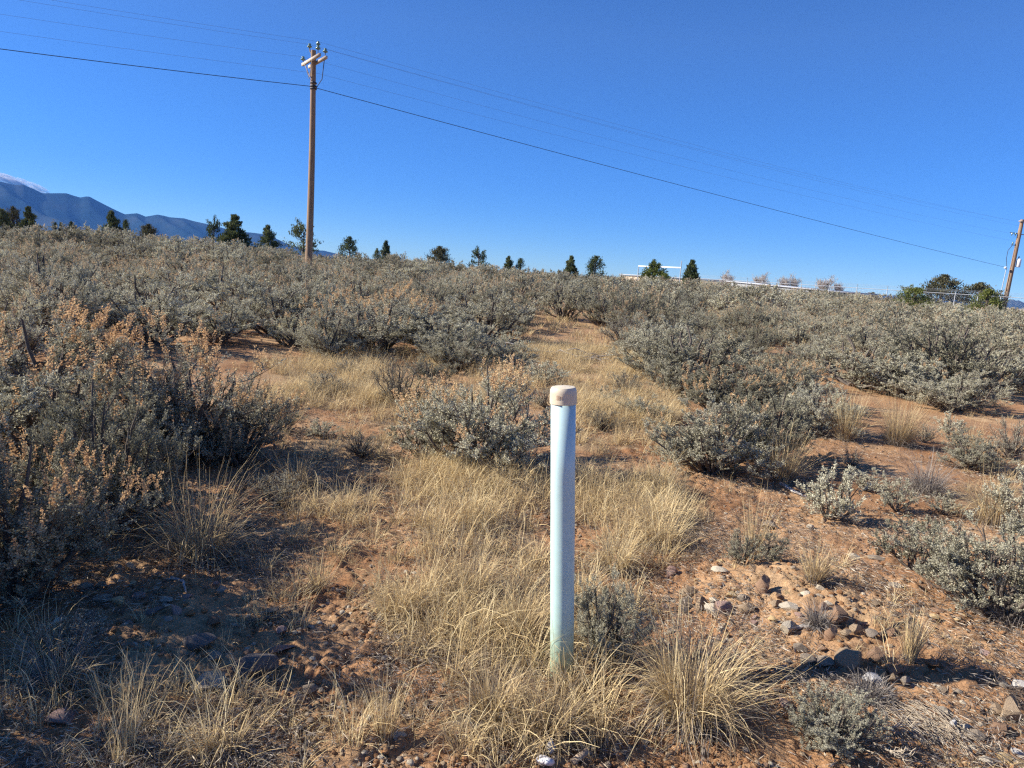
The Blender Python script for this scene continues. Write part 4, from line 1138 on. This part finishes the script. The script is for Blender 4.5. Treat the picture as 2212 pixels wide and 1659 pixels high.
TUFTS = [tuft(200 + i, n_, a0, a1, sp_, dr, w, br, th_ and 'grass' or 'grass', th_) for i, (n_, a0, a1, sp_, dr, w, br, th_) in enumerate([
    (40, .10, .24, .40, 1.0, .0030, .05, 22), (36, .12, .30, .35, 1.15, .0028, .045, 18), (28, .05, .16, .55, .9, .0030, .06, 20),
    (44, .12, .26, .50, 1.3, .0026, .055, 24), (22, .14, .32, .28, .6, .0028, .03, 8), (34, .05, .15, .8, .9, .0028, .07, 30)])]
nC = 90000
rr2 = np.sqrt(rng.random(nC) * (16 ** 2 - 1.7 ** 2) + 1.7 ** 2); aa2 = np.radians(rng.uniform(-48, 48, nC))
tx, ty_ = rr2 * np.sin(aa2), rr2 * np.cos(aa2); tz = ground_z(tx, ty_)
area = math.radians(96) / 2 * (16 ** 2 - 1.7 ** 2); cdens = nC / area
dens = grass_density(tx, ty_, tz) * (0.25 + 1.5 * sstep(0.35, 0.65, fbm(tx / 0.5, ty_ / 0.5, 3, 88)))
dens = dens * np.where(rr2 > 5, 0.15 + 1.25 * sstep(0.38, 0.62, fbm(tx / 1.1, ty_ / 1.1, 3, 93)), 1)
kp = rng.random(nC) * cdens < dens
kp &= (np.hypot(tx - 0.3, ty_ - 2.8) > 0.09)
tx, ty_ = tx[kp], ty_[kp]; tz = gfull(tx, ty_); dd = grass_density(tx, ty_, tz)
rich = np.clip(dd / 90, 0, 1)
ti = np.where(rng.random(len(tx)) < rich, rng.choice([0, 1, 3, 4], len(tx)), rng.choice([2, 5, 0, 2], len(tx)))
ts = (0.55 + 0.55 * rich + 0.35 * rng.random(len(tx)))
print('tufts', len(tx))
scatter('dry_grass', TUFTS, np.stack([tx, ty_, tz], -1), zrot(len(tx), .12), np.stack([ts, ts, ts], -1), ti, 'short dry golden grass growing between the bushes')
nC = 9000
rr2 = np.sqrt(rng.random(nC) * (60 ** 2 - 16 ** 2) + 16 ** 2); aa2 = np.radians(rng.uniform(-42, 42, nC))
fx_, fy_ = rr2 * np.sin(aa2), rr2 * np.cos(aa2)
FT = [tuft(230 + i, 26, .12, .30, .5, .5, .010, .12, 'grass', 14) for i in range(3)]
fs = 0.8 + .6 * rng.random(nC)
scatter('far_dry_grass', FT, np.stack([fx_, fy_, ground_z(fx_, fy_)], -1), zrot(nC, .1), np.stack([fs, fs, fs], -1), rng.integers(0, 3, nC), 'sparse dry grass under the far sagebrush')

# dead litter lying on the soil
def litter(seed):
    r_ = np.random.default_rng(seed); g = Geo(); n_ = 30
    c = r_.normal(size=(n_, 3)) * np.array([.09, .09, 0]) + np.array([0, 0, .006]); c[:, 2] += r_.random(n_) * .012
    a_ = r_.random(n_) * 6.283; L_ = .012 + .04 * r_.random(n_) ** 2
    d_ = np.stack([np.cos(a_), np.sin(a_), r_.normal(size=n_) * .15], -1) * L_[:, None]
    add_leaves(g, c, d_, L_ * 1.0, .0016 + .0014 * r_.random(n_), r_.random(n_), 0, r_)
    p0 = r_.normal(size=(5, 3)) * np.array([.08, .08, 0]) + np.array([0, 0, .008]); a_ = r_.random(5) * 6.283
    e = np.stack([np.cos(a_), np.sin(a_), r_.normal(size=5) * .1], -1) * .045
    add_twigs(g, p0, p0 + e * .5 + [0, 0, .004], p0 + e, .0013, .0008, 1)
    return g.mesh('litter', [M['thatch'] if seed % 2 else M['straw'], M['sage_wood']])
LIT = [litter(s_) for s_ in range(300, 306)]
nC = 10000
rr2 = 1.75 * (9.5 / 1.75) ** rng.random(nC); aa2 = np.radians(rng.uniform(-48, 48, nC))
lx, ly = rr2 * np.sin(aa2), rr2 * np.cos(aa2)
kp = fbm(lx / .5, ly / .5, 3, 99) > 0.43
lx, ly = lx[kp], ly[kp]; nL = len(lx); ls = .7 + .7 * rng.random(nL)
scatter('grass_litter', LIT, np.stack([lx, ly, gfull(lx, ly) + .004], -1), zrot(nL, .12), np.stack([ls, ls, ls], -1), rng.integers(0, 6, nL), 'broken dead grass and twigs lying on the soil')

# bunch grasses one can point to
def clump(p, w, h, n_, label, style='arch', seed=0):
    r_ = np.random.default_rng(seed)
    o = empty('grass_clump', p); tag(o, label, 'grass clump', 'larger grass clumps')
    st = {'arch': (.42, 1.1, .0032), 'fan': (.38, .22, .0032), 'mound': (.75, .8, .0030), 'thin': (.14, .22, .0026)}[style]
    L_ = math.hypot(h, w * .35)
    g = Geo(); g.add(*blades(r_, n_, L_ * .45, L_ * 1.12, st[0], st[1], st[2], w * .13, 6), 0)
    link('blades', g.mesh('blades', [M['grass'] if style != 'mound' else M['thatch']]), o)
    g = Geo(); g.add(*blades(r_, int(n_ * (1.0 if style != 'thin' else .3)), L_ * .2, L_ * .6, .75, .8, .003, w * .17, 4), 0)
    link('dead_base', g.mesh('dead_base', [M['thatch']]), o)
CL = [
    (430, 1205, 1000, 330, 520, 'arch', 'large arching grass clump in the shade of the left bushes, blades catching the sun'),
    (1490, 1545, 1315, 420, 900, 'arch', 'largest drooping grass clump, right of the pipe at the bottom'),
    (1940, 960, 850, 160, 700, 'fan', 'straw-topped grass clump with a dense grey base on the right, alone on bare soil'),
    (1825, 950, 835, 140, 480, 'fan', 'tall straw grass clump left of the grey-based one'),
    (1690, 1035, 925, 160, 420, 'fan', 'brownish grass clump at the right foot of the dense grey sagebrush'),
    (2000, 1062, 985, 210, 600, 'mound', 'low grey thatch mound on the right above the tiny bushes'),
    (2100, 962, 905, 80, 160, 'fan', 'small yellow grass clump near the right edge'),
    (1625, 1205, 1055, 120, 150, 'thin', 'tall thin wispy grass right of the pipe on bare soil'),
    (1760, 1255, 1165, 110, 240, 'fan', 'grass clump with a grey base above the row of stones'),
    (1765, 1350, 1285, 90, 300, 'mound', 'small dead grey grass stump amid the stones'),
    (1965, 1425, 1320, 90, 240, 'thin', 'thin grass tuft with a dark base standing in the pipe shadow'),
    (1235, 772, 715, 110, 260, 'fan', 'pale grass clump on the bare path'),
    (640, 1055, 965, 150, 380, 'arch', 'dark base grass clump between the left bushes and the grassy patch'),
    (300, 1110, 950, 200, 260, 'thin', 'upright reddish-brown grass stems before the leafy left sagebrush'),
    (2140, 1130, 1000, 190, 420, 'arch', 'grass clump leaning over beside the big right-hand sagebrush'),
    (690, 1270, 1180, 110, 120, 'fan', 'small straw tuft on the stony soil left of the dense grass'),
    (1290, 1060, 975, 150, 360, 'arch', 'shaded grass clump just right of the pipe, behind the bright grass'),
    (1420, 1060, 960, 170, 320, 'arch', 'grass clump before the silvery sagebrush right of the pipe'),
    (1430, 1180, 1060, 200, 420, 'arch', 'curly pale grass clump at the left border of the bare soil'),
    (1330, 1230, 1120, 200, 420, 'arch', 'curly golden grass clump right behind the pipe'),
    (1010, 1290, 1160, 230, 420, 'arch', 'bright golden grass clump in the middle of the dense grass left of the pipe'),
    (850, 1330, 1230, 200, 300, 'arch', 'golden grass clump at the left border of the dense grass'),
    (1130, 1380, 1250, 200, 380, 'arch', 'golden grass clump immediately left of the pipe foot'),
    (1060, 1560, 1400, 230, 380, 'arch', 'long stemmed grass clump at the bottom centre left'),
    (1190, 1600, 1440, 190, 300, 'arch', 'long stemmed grass clump below the pipe foot'),
    (830, 1590, 1450, 150, 120, 'thin', 'thin upright grass stems in the bottom left shade'),
    (270, 1640, 1440, 200, 60, 'thin', 'few long pale stems rising at the bottom left corner'),
    (500, 1620, 1480, 180, 110, 'arch', 'flattened grey grass clump at the bottom left'),
    (120, 1480, 1350, 260, 260, 'mound', 'grey flattened grass mound at the left edge'),
    (2190, 1350, 1270, 180, 240, 'mound', 'flat grey dead twigs at the right edge under the big sagebrush'),
    (1220, 1500, 1400, 110, 200, 'arch', 'short grass hiding the very foot of the pipe')]
for i, (bx, by, ty, w, n_, st, lab) in enumerate(CL):
    p = ground_at(bx, min(by, 1655)); clump(p, width_of(p, w), max(height_to(p, bx, ty), .08), n_, lab, st, 400 + i)

# flattened straw
p = ground_at(1990, 1560); o = empty('flattened_straw', p); tag(o, 'patch of flattened bleached straw lying at the bottom right', 'straw')
r_ = np.random.default_rng(5); g = Geo(); n_ = 150
u_ = r_.uniform(-1, 1, (n_, 2)) * np.array([.12, .10]) + np.array([-.02, .03]); px0 = p[0] + u_[:, 0]; py0 = p[1] + u_[:, 1]
L_ = .05 + .12 * r_.random(n_); an = math.radians(-62) + r_.normal(size=n_) * .22
p0 = np.stack([u_[:, 0], u_[:, 1], gfull(px0, py0) - p[2] + .006 + .02 * r_.random(n_)], -1)
e = np.stack([np.cos(an) * L_, np.sin(an) * L_, np.zeros(n_)], -1)
p2 = p0 + e; p2[:, 2] = gfull(p[0] + p2[:, 0], p[1] + p2[:, 1]) - p[2] + .006 + .015 * r_.random(n_)
add_twigs(g, p0, (p0 + p2) / 2 + np.array([0, 0, .006]), p2, .0015, .0010)
link('stalks', g.mesh('stalks', [M['straw']]), o)['kind'] = 'stuff'
g = Geo(); g.add(*blades(r_, 500, .04, .12, .9, .9, .003, .06, 3), 0)
q = ground_at(1880, 1500); o2 = link('grass_stump', g.mesh('grass_stump', [M['thatch']]), None, q); tag(o2, 'dark grey matted grass stump left of the flattened straw', 'grass clump')

# ------------------------------------------------------------------ stones
def rock_mesh(seed, flat=1.0, ang=0.5, sub=3):
    v, f_ = (ICO3 if sub == 3 else ICO2 if sub == 2 else ICO1); v = v.copy(); r_ = np.random.default_rng(seed)
    for k in range(9):                         # planar cuts make broken faces
        nrm = norm(r_.normal(size=3)); dcut = 1 - ang * r_.uniform(.15, .75)
        dd_ = v @ nrm; over = np.maximum(dd_ - dcut, 0); v -= over[:, None] * nrm
    v *= (1 + .10 * (vnoise(v[:, 0] * 2 + seed, v[:, 1] * 2 + v[:, 2] * 1.7, seed % 7) - .5))[:, None]
    v *= (1 + .05 * (vnoise(v[:, 0] * 6 + seed, v[:, 1] * 6 + v[:, 2] * 5, seed % 5) - .5))[:, None]
    v = (v - (v.max(0) + v.min(0)) / 2) / (v.max(0) - v.min(0))
    v[:, 2] *= flat
    g = Geo(); g.add(v, f_); return g
ROCK = [(rock_mesh(500 + i, 1.0, a_)) for i, a_ in enumerate((.6, .85, 1.0, .75, 1.05, .45, .95, .8))]
_rc_cache = {}
def rock_with(i, mat):
    if (i, mat) not in _rc_cache:
        _rc_cache[(i, mat)] = ROCK[i].mesh('stone', [M[mat]], smooth=True, sharp=True)
    return _rc_cache[(i, mat)]
Rz = lambda x, y: ((1900 + x / 1.8874) * S, (1500 + y / 1.8874) * S, S / 1.8874)
Lz = lambda x, y: ((x / 2.063) * S, (1500 + y / 2.063) * S, S / 2.063)
STONES = [  # view, x, y, w, h (zoomed px), material, label
    ('R', 300, 590, 85, 75, 'st_grey', 'round grey stone at the left end of the stone row'),
    ('R', 385, 605, 70, 75, 'st_tan', 'tan stone second from the left end of the stone row'),
    ('R', 445, 640, 90, 85, 'st_pale', 'pale rough stone leaning against a flat pinkish-grey one'),
    ('R', 520, 620, 115, 85, 'st_pink', 'flat pinkish-grey stone, widest in the left half of the stone row'),
    ('R', 560, 545, 70, 45, 'st_yellow', 'pale yellowish stone above the flat pinkish-grey one'),
    ('R', 615, 560, 60, 45, 'st_grey', 'dark grey stone touching the pale yellowish one'),
    ('R', 645, 625, 90, 60, 'st_tan', 'tan stone right of the flat pinkish-grey one'),
    ('R', 310, 525, 95, 60, 'st_tan', 'speckled tan stone half buried above the round grey one'),
    ('R', 295, 630, 50, 35, 'st_dark', 'small bluish stone below the round grey one'),
    ('R', 805, 585, 80, 50, 'st_tan', 'ridged tan stone in the middle of the stone row'),
    ('R', 880, 615, 95, 60, 'st_pale', 'angular pale tan stone casting a black shadow, middle of the stone row'),
    ('R', 885, 725, 120, 70, 'st_pale', 'large flat cream stone next to the bleached curved wood'),
    ('R', 1150, 680, 105, 115, 'st_brown', 'tall orange-brown upright stone, largest right of the dead grass stump'),
    ('R', 1255, 735, 62, 62, 'st_tan', 'smooth tan stone below right of the tall orange-brown one'),
    ('R', 1115, 780, 64, 70, 'st_brown', 'small brown cube-like stone below the tall orange-brown one'),
    ('R', 1205, 755, 62, 42, 'st_tan', 'flat tan stone between the cube-like and the smooth one'),
    ('R', 1350, 765, 75, 55, 'st_grey', 'grey-green angular stone right of the smooth tan one'),
    ('R', 1395, 672, 75, 42, 'st_grey', 'flat grey oval stone alone on soil right of the tall orange-brown one'),
    ('R', 1705, 665, 48, 30, 'st_yellow', 'small bright yellow-tan stone alone on the smooth soil at the right'),
    ('R', 945, 850, 72, 65, 'st_grey', 'grey-green stone at the upper edge of the pipe shadow'),
    ('R', 1065, 850, 62, 50, 'st_brown', 'brown rounded stone at the upper edge of the pipe shadow'),
    ('R', 1220, 920, 165, 145, 'st_tan', 'biggest squarish tan stone, half lit and half in the pipe shadow'),
    ('R', 1380, 890, 95, 75, 'st_brown', 'brown stone with a lit top right of the biggest squarish one'),
    ('R', 1090, 925, 95, 70, 'st_grey', 'grey stone lying fully in the pipe shadow'),
    ('R', 985, 915, 85, 75, 'st_grey', 'shadowed grey stone left of the other shadowed one'),
    ('R', 1485, 965, 110, 55, 'st_brown', 'smooth flat brown cobble at the lower edge of the pipe shadow'),
    ('R', 1350, 1020, 95, 70, 'st_white', 'white stone with dark streaks below the pipe shadow'),
    ('R', 1540, 1025, 68, 50, 'st_grey', 'smooth olive-grey pebble right of the white streaked stone'),
    ('R', 1465, 1020, 38, 55, 'st_tan', 'narrow upright tan stone between the white one and the olive-grey one'),
    ('R', 835, 965, 80, 45, 'st_tan', 'rounded tan stone at the left tip of the pipe shadow'),
    ('R', 735, 520, 80, 115, 'st_brown', 'upright brown slab of stone above the stone row'),
    ('R', 490, 400, 95, 40, 'st_pale', 'flat pale stone alone above the stone row'),
    ('R', 215, 420, 55, 60, 'st_pink', 'pinkish stone at the border of the curly grass'),
    ('R', 130, 305, 50, 45, 'st_tan', 'small tan stone in the curly grass left of the bare soil'),
    ('R', 1250, 325, 62, 38, 'st_pale', 'pale stone with a shadow left of a flat grey one near the big sagebrush'),
    ('R', 1375, 330, 85, 30, 'st_grey', 'flat grey stone left of the big pale green sagebrush'),
    ('R', 770, 150, 85, 55, 'st_grey', 'grey stone behind the tall wispy grass'),
    ('R', 1000, 155, 42, 28, 'st_pale', 'small pale stone on the soil right of the tall wispy grass'),
    ('R', 1080, 125, 30, 55, 'st_tan', 'thin upright stone chip next to the small bright sagebrush'),
    ('R', 1285, 1085, 65, 40, 'st_grey', 'flat grey stone above the small pale sagebrush'),
    ('R', 1745, 1080, 62, 38, 'st_tan', 'tan stone above the flattened straw'),
    ('R', 1870, 1290, 72, 48, 'st_pale', 'smooth pale stone right of the flattened straw'),
    ('R', 1945, 1340, 75, 55, 'st_grey', 'grey stone below the smooth pale one'),
    ('R', 1810, 1290, 45, 60, 'st_white', 'striped grey and white stone at the edge of the flattened straw'),
    ('R', 2130, 1230, 110, 160, 'st_tan', 'large tan block of stone near the right edge'),
    ('R', 2075, 1310, 100, 85, 'st_brown', 'brownish stone below the large tan block'),
    ('R', 2055, 1200, 70, 55, 'st_tan', 'tan stone left of the large tan block'),
    ('R', 2190, 1055, 90, 60, 'st_white', 'whitish stone at the right edge above the large tan block'),
    ('R', 2100, 1470, 85, 65, 'st_yellow', 'rounded yellow-tan stone in the bottom right corner'),
    ('R', 2185, 1500, 130, 60, 'st_yellow', 'largest yellow-tan stone in the bottom right corner'),
    ('R', 2000, 1485, 65, 60, 'st_pale', 'pale angular stone left of the rounded yellow-tan one'),
    ('R', 2180, 1440, 85, 40, 'st_white', 'flat whitish stone above the corner stones'),
    ('L', 1290, 1150, 200, 130, 'st_pale', 'big pale rough stone lit by the sun in the lower left shade'),
    ('L', 1580, 1040, 260, 150, 'st_dark', 'big dark slate slab with white veins in the lower left'),
    ('L', 1230, 900, 180, 110, 'st_dark', 'dark stone in deep shade left of the slate slab'),
    ('L', 1330, 980, 95, 85, 'st_grey', 'grey stone between the dark stone and the slate slab'),
    ('L', 1450, 1140, 85, 85, 'st_brown', 'small reddish stone between the pale rough one and the slate slab'),
    ('L', 1750, 915, 150, 55, 'st_pink', 'flat pinkish stone right behind the slate slab'),
    ('L', 630, 615, 115, 50, 'st_grey', 'flat sunlit grey stone in the left patch of light'),
    ('L', 530, 540, 85, 55, 'st_grey', 'rounded grey stone above the flat sunlit one at the left'),
    ('L', 625, 535, 70, 45, 'st_tan', 'tan stone right of the rounded grey one at the left'),
    ('L', 850, 605, 90, 50, 'st_pink', 'pinkish flat stone in the left patch of light'),
    ('L', 940, 705, 110, 50, 'st_dark', 'dark oval stone at the border of the left shadow'),
    ('L', 1320, 760, 90, 80, 'st_brown', 'rough brown lump of stone at the right of the left shadow'),
    ('L', 950, 830, 60, 45, 'st_brown', 'small reddish stone in the left shadow'),
    ('L', 890, 235, 72, 70, 'st_tan', 'pale round stone under the large arching grass clump'),
    ('L', 620, 305, 105, 70, 'st_brown', 'dark brown stone under the nearest left sagebrush'),
    ('L', 800, 190, 45, 40, 'st_grey', 'small grey stone above the dark brown one at the left'),
    ('L', 370, 1370, 160, 120, 'st_pink', 'big reddish stone in the shade near the bottom left corner'),
    ('L', 890, 1520, 140, 90, 'st_tan', 'broad tan stone at the bottom left'),
    ('L', 1670, 695, 75, 45, 'st_grey', 'greenish-grey stone in the sunlit soil left of the dense grass'),
    ('L', 1740, 810, 65, 60, 'st_pink', 'pinkish pale stone below the greenish-grey one'),
    ('L', 600, 1050, 60, 40, 'st_grey', 'small grey stone in the lower left shadow'),
    ('L', 550, 1580, 85, 55, 'st_tan', 'tan stone left of the broad one at the bottom left'),
    ('L', 680, 1515, 55, 45, 'st_grey', 'grey stone beside the rotten wood at the bottom left'),
    ('L', 815, 415, 65, 45, 'st_pale', 'pale flat stone above the left patch of light'),
    ('L', 720, 420, 60, 40, 'st_grey', 'grey flat stone left of the pale flat one'),
    ('L', 1400, 1210, 60, 55, 'st_tan', 'small tan stone below the pale rough one'),
    ('L', 1840, 1270, 70, 80, 'st_tan', 'pale stone in straw right of the slate slab'),
    ('L', 1920, 1180, 90, 70, 'st_grey', 'grey stone half hidden by stems right of the slate slab')]
stone_xy = []
for i, (vw, x, y, w, h, mt, lab) in enumerate(STONES):
    px, py, k = (Rz if vw == 'R' else Lz)(x, y + h * 0.05)
    py = min(py, 1656)
    p = ground_at(px, py); wm = width_of(p, w * k); hm = width_of(p, h * k)
    hm = min(hm / 0.85, wm * 1.5) if h > w else hm * 0.78
    o = link('stone', rock_with(i % 8, mt))
    o.location = (p[0], p[1] + 0.0, gz(p[0], p[1]) + hm * 0.16)
    o.scale = (wm * 1.08, wm * (0.66 + .2 * random.random()), hm * 1.25)
    o.rotation_euler = (random.uniform(-.2, .2), random.uniform(-.2, .2), random.uniform(-.5, .5))
    tag(o, lab, 'stone', 'stones on the soil'); stone_xy.append((p[0], p[1], wm / 2))
# further small stones
mats_ = ['st_tan', 'st_grey', 'st_pale', 'st_brown', 'st_pink', 'st_yellow', 'st_soil', 'st_tan']
r_ = np.random.default_rng(9); cnt = 0
zones = [((1450, 1230), (420, 170), 60, 'small stone in the scattered row right of the pipe', 2000), ((0, 0), (0, 0), 0, '', 0)]
ZN = [('small tan or grey stone in the row of stones right of the pipe', 1700, 1310, 260, 70, 98),
      ('small stone on the sunny bare soil around the pipe shadow', 1850, 1430, 250, 120, 45),
      ('small stone in the stony soil between the left shadows', 380, 1290, 260, 90, 72),
      ('small stone in the bottom left corner area', 480, 1540, 420, 100, 30),
      ('small stone in the bottom right corner area', 2090, 1560, 110, 80, 20)]
for lab, cx0, cy0, rx, ry, cn in ZN:
    k = 0
    while k < cn - 12:
        px, py = cx0 + r_.normal() * rx * .55, cy0 + r_.normal() * ry * .55
        if not (0 < px < 2212 and py < 1655): continue
        p = ground_at(px, py); s_ = .011 + .020 * r_.random() ** 2
        if any((p[0] - a_) ** 2 + (p[1] - b_) ** 2 < (c_ + s_) ** 2 for a_, b_, c_ in stone_xy): k += 0.2; continue
        o = link('stone', rock_with(int(r_.integers(0, 8)), mats_[int(r_.integers(0, 8))]))
        o.location = (p[0], p[1], float(gfull(p[0], p[1])) + s_ * .12); o.scale = (s_ * 2.3, s_ * 2.1 * r_.uniform(.7, 1.0), s_ * 2.0 * r_.uniform(.5, .85))
        o.rotation_euler = (r_.normal() * .2, r_.normal() * .2, r_.random() * 6.28)
        tag(o, lab, 'stone', lab); stone_xy.append((p[0], p[1], s_)); k += 1
# gravel and clods: nobody could count them
def pebble(seed, mt):
    g = rock_mesh(seed, .7, .6, 2); return g.mesh('pebble', [M[mt]], smooth=True)
PEB = [pebble(600 + i, mt) for i, mt in enumerate(['st_soil', 'st_soil', 'st_soil', 'st_tan', 'st_grey', 'st_pale', 'st_soil', 'st_brown'])]
nC = 60000
rr2 = 1.75 * (9.0 / 1.75) ** rng.random(nC); aa2 = np.radians(rng.uniform(-48, 48, nC))
qx, qy = rr2 * np.sin(aa2), rr2 * np.cos(aa2)
kp = rng.random(nC) < np.clip(sstep(0.40, 0.62, fbm(qx / .4, qy / .4, 3, 101)) * 1.2 + .12, 0, 1)
qx, qy = qx[kp], qy[kp]; nP = len(qx)
ps = .0025 + .0125 * rng.random(nP) ** 3.2
print('pebbles', nP)
scatter('gravel', PEB, np.stack([qx, qy, gfull(qx, qy) + ps * .2], -1), zrot(nP, .3), np.stack([ps * 2.2, ps * 1.9, ps * 2.0], -1), rng.integers(0, 8, nP), 'fine gravel and soil clods on the bare ground')

# ------------------------------------------------------------------ dead wood and scraps
def polyline(name, pix, rad, mat, label, cat, lift=.015, k=6, arch=0.0):
    pts = []
    for j, (px, py) in enumerate(pix):
        p = ground_at(px, min(py, 1656)); t = j / (len(pix) - 1)
        pts.append([p[0], p[1], float(gfull(p[0], p[1])) + lift + arch * math.sin(t * math.pi)])
    pts = np.array(pts); b0 = pts[0].copy()
    t = np.linspace(0, len(pts) - 1, 4 * len(pts)); q = np.stack([np.interp(t, range(len(pts)), pts[:, c]) for c in range(3)], -1)
    q += np.random.default_rng(len(label)).normal(size=q.shape) * rad * .25
    g = Geo(); add_tube(g, q - b0, rad * np.interp(np.linspace(0, 1, len(q)), [0, .5, 1], [1, .8, .35]), k)
    return tag(link(name, g.mesh(name, [mat], True), None, b0), label, cat)
polyline('dead_stick', [(1685, 1048), (1705, 1060), (1722, 1070), (1742, 1078)], .016, M['dead_wood'], 'white bleached stick by the small bright sagebrush', 'stick')
polyline('bleached_wood', [(1692, 1362), (1712, 1353), (1740, 1350), (1772, 1360)], .014, M['dead_wood'], 'curved bleached piece of wood beside the large flat cream stone', 'wood', .012)
polyline('rotten_wood', [(300, 1500), (272, 1535), (245, 1560), (215, 1592)], .022, M['bark'], 'dark rotten branch lying at the bottom left', 'wood', .012)
polyline('dead_stick', [(545, 1340), (590, 1338), (640, 1322)], .010, M['bark'], 'short brown stick on the sunlit soil left of the dense grass', 'stick')
polyline('dead_stick', [(370, 1250), (395, 1262), (402, 1285)], .010, M['dead_wood'], 'pale forked root chip in the left patch of light', 'stick')
polyline('dead_stick', [(1900, 1375), (1935, 1355), (1975, 1335)], .008, M['bark'], 'thin dark stick leaning above the pipe shadow', 'stick', .02)
polyline('dead_stick', [(1010, 1050), (1060, 1062), (1120, 1058)], .012, M['dead_wood'], 'pale stick in the grass below the rust-orange bush', 'stick', .03)
def bare_twig(px, py, size_, seed, label, mat):
    p = ground_at(px, py); r_ = np.random.default_rng(seed); g = Geo(); o = empty('bare_twig', p, 0)
    p0, p2 = [], []
    def grow(b_, d, L_, lev):
        e = b_ + d * L_; p0.append(b_); p2.append(e)
        if lev < 3:
            for _ in range(3): grow(b_ + d * L_ * r_.uniform(.35, 1), norm(d + r_.normal(size=3) * .5 + np.array([0, 0, .05])), L_ * .62, lev + 1)
    grow(np.array([0, 0, .01]), norm(np.array([1, .1, .35])), size_, 0); grow(np.array([0, 0, .01]), norm(np.array([.6, -.6, .3])), size_ * .8, 0)
    p0 = np.array(p0); p2 = np.array(p2); add_twigs(g, p0, (p0 + p2) / 2 + r_.normal(size=p0.shape) * size_ * .03, p2, size_ * .012, size_ * .006)
    link('twigs', g.mesh('twigs', [mat]), o); tag(o, label, 'twig')
bare_twig(1830, 1600, .17, 3, 'bare pale forked twig lying below the small pale sagebrush', M['straw'])
bare_twig(2110, 1490, .12, 8, 'thin twig standing before the large tan block of stone', M['bark'])
# tangle of grey dead limbs at the foot of the path
p = ground_at(1190, 775); r_ = np.random.default_rng(12); g = Geo()
for k in range(22):
    a_ = r_.uniform(-.5, .5) + (math.pi if r_.random() < .5 else 0); L_ = r_.uniform(.4, 1.2)
    b0 = np.array([r_.normal() * .3, r_.normal() * .18, .03]); t = np.linspace(0, 1, 7)[:, None]
    q = b0 + t * np.array([math.cos(a_), math.sin(a_), 0]) * L_; q[:, 2] += .10 * np.sin(t[:, 0] * 3.14) * r_.random() * 2; q += r_.normal(size=q.shape) * .022
    add_tube(g, q, np.linspace(.020, .007, 7) * r_.uniform(.6, 1.2), 5)
o = link('dead_branches', g.mesh('dead_branches', [M['dead_wood']], True), None, p); tag(o, 'tangle of silvery dead limbs on the ground at the foot of the bare path', 'dead branches')

# scraps at the bottom edge
M['scrap_white'] = plain_mat('white_plastic_scrap', [(0.3, (0.62, 0.60, 0.60)), (0.6, (0.8, 0.79, 0.79))], 30, 0.45)
M['scrap_brown'] = plain_mat('brown_board', [(0.3, (0.28, 0.21, 0.15)), (0.6, (0.38, 0.29, 0.21))], 30, 0.9)
p = ground_at(1170, 1652); g = Geo()
prof = []
for k in range(14): prof.append((.026 + .0022 * (k % 2) - .0006 * k, .004 * k))
add_lathe(g, prof + [(0.001, .054)], 20)
o = link('ribbed_scrap', g.mesh('ribbed_scrap', [M['scrap_white']], False), None, (p[0], p[1], p[2] + .02)); o.rotation_euler = (1.1, .3, .4); o.scale = (1, .6, 1)
tag(o, 'ribbed white plastic scrap at the bottom edge of the frame', 'litter')
p = ground_at(1188, 1632); g = Geo(); add_lathe(g, [(.001, -.006), (.022, -.005), (.023, .004), (.001, .006)], 4)
o = link('flat_chip', g.mesh('flat_chip', [M['st_white']], False), None, (p[0], p[1], p[2] + .035)); o.rotation_euler = (1.2, .1, .2); o.scale = (.8, 1.3, 1)
tag(o, 'grey diamond-shaped chip leaning by the ribbed white scrap', 'litter')
p = ground_at(1252, 1645); g = Geo(); add_box(g, (0, 0, 0), (.075, .022, .012))
o = link('wood_scrap', g.mesh('wood_scrap', [M['scrap_brown']]), None, (p[0], p[1], p[2] + .02)); o.rotation_euler = (.3, -.35, .55)
tag(o, 'short brown board scrap right of the ribbed white one', 'litter')
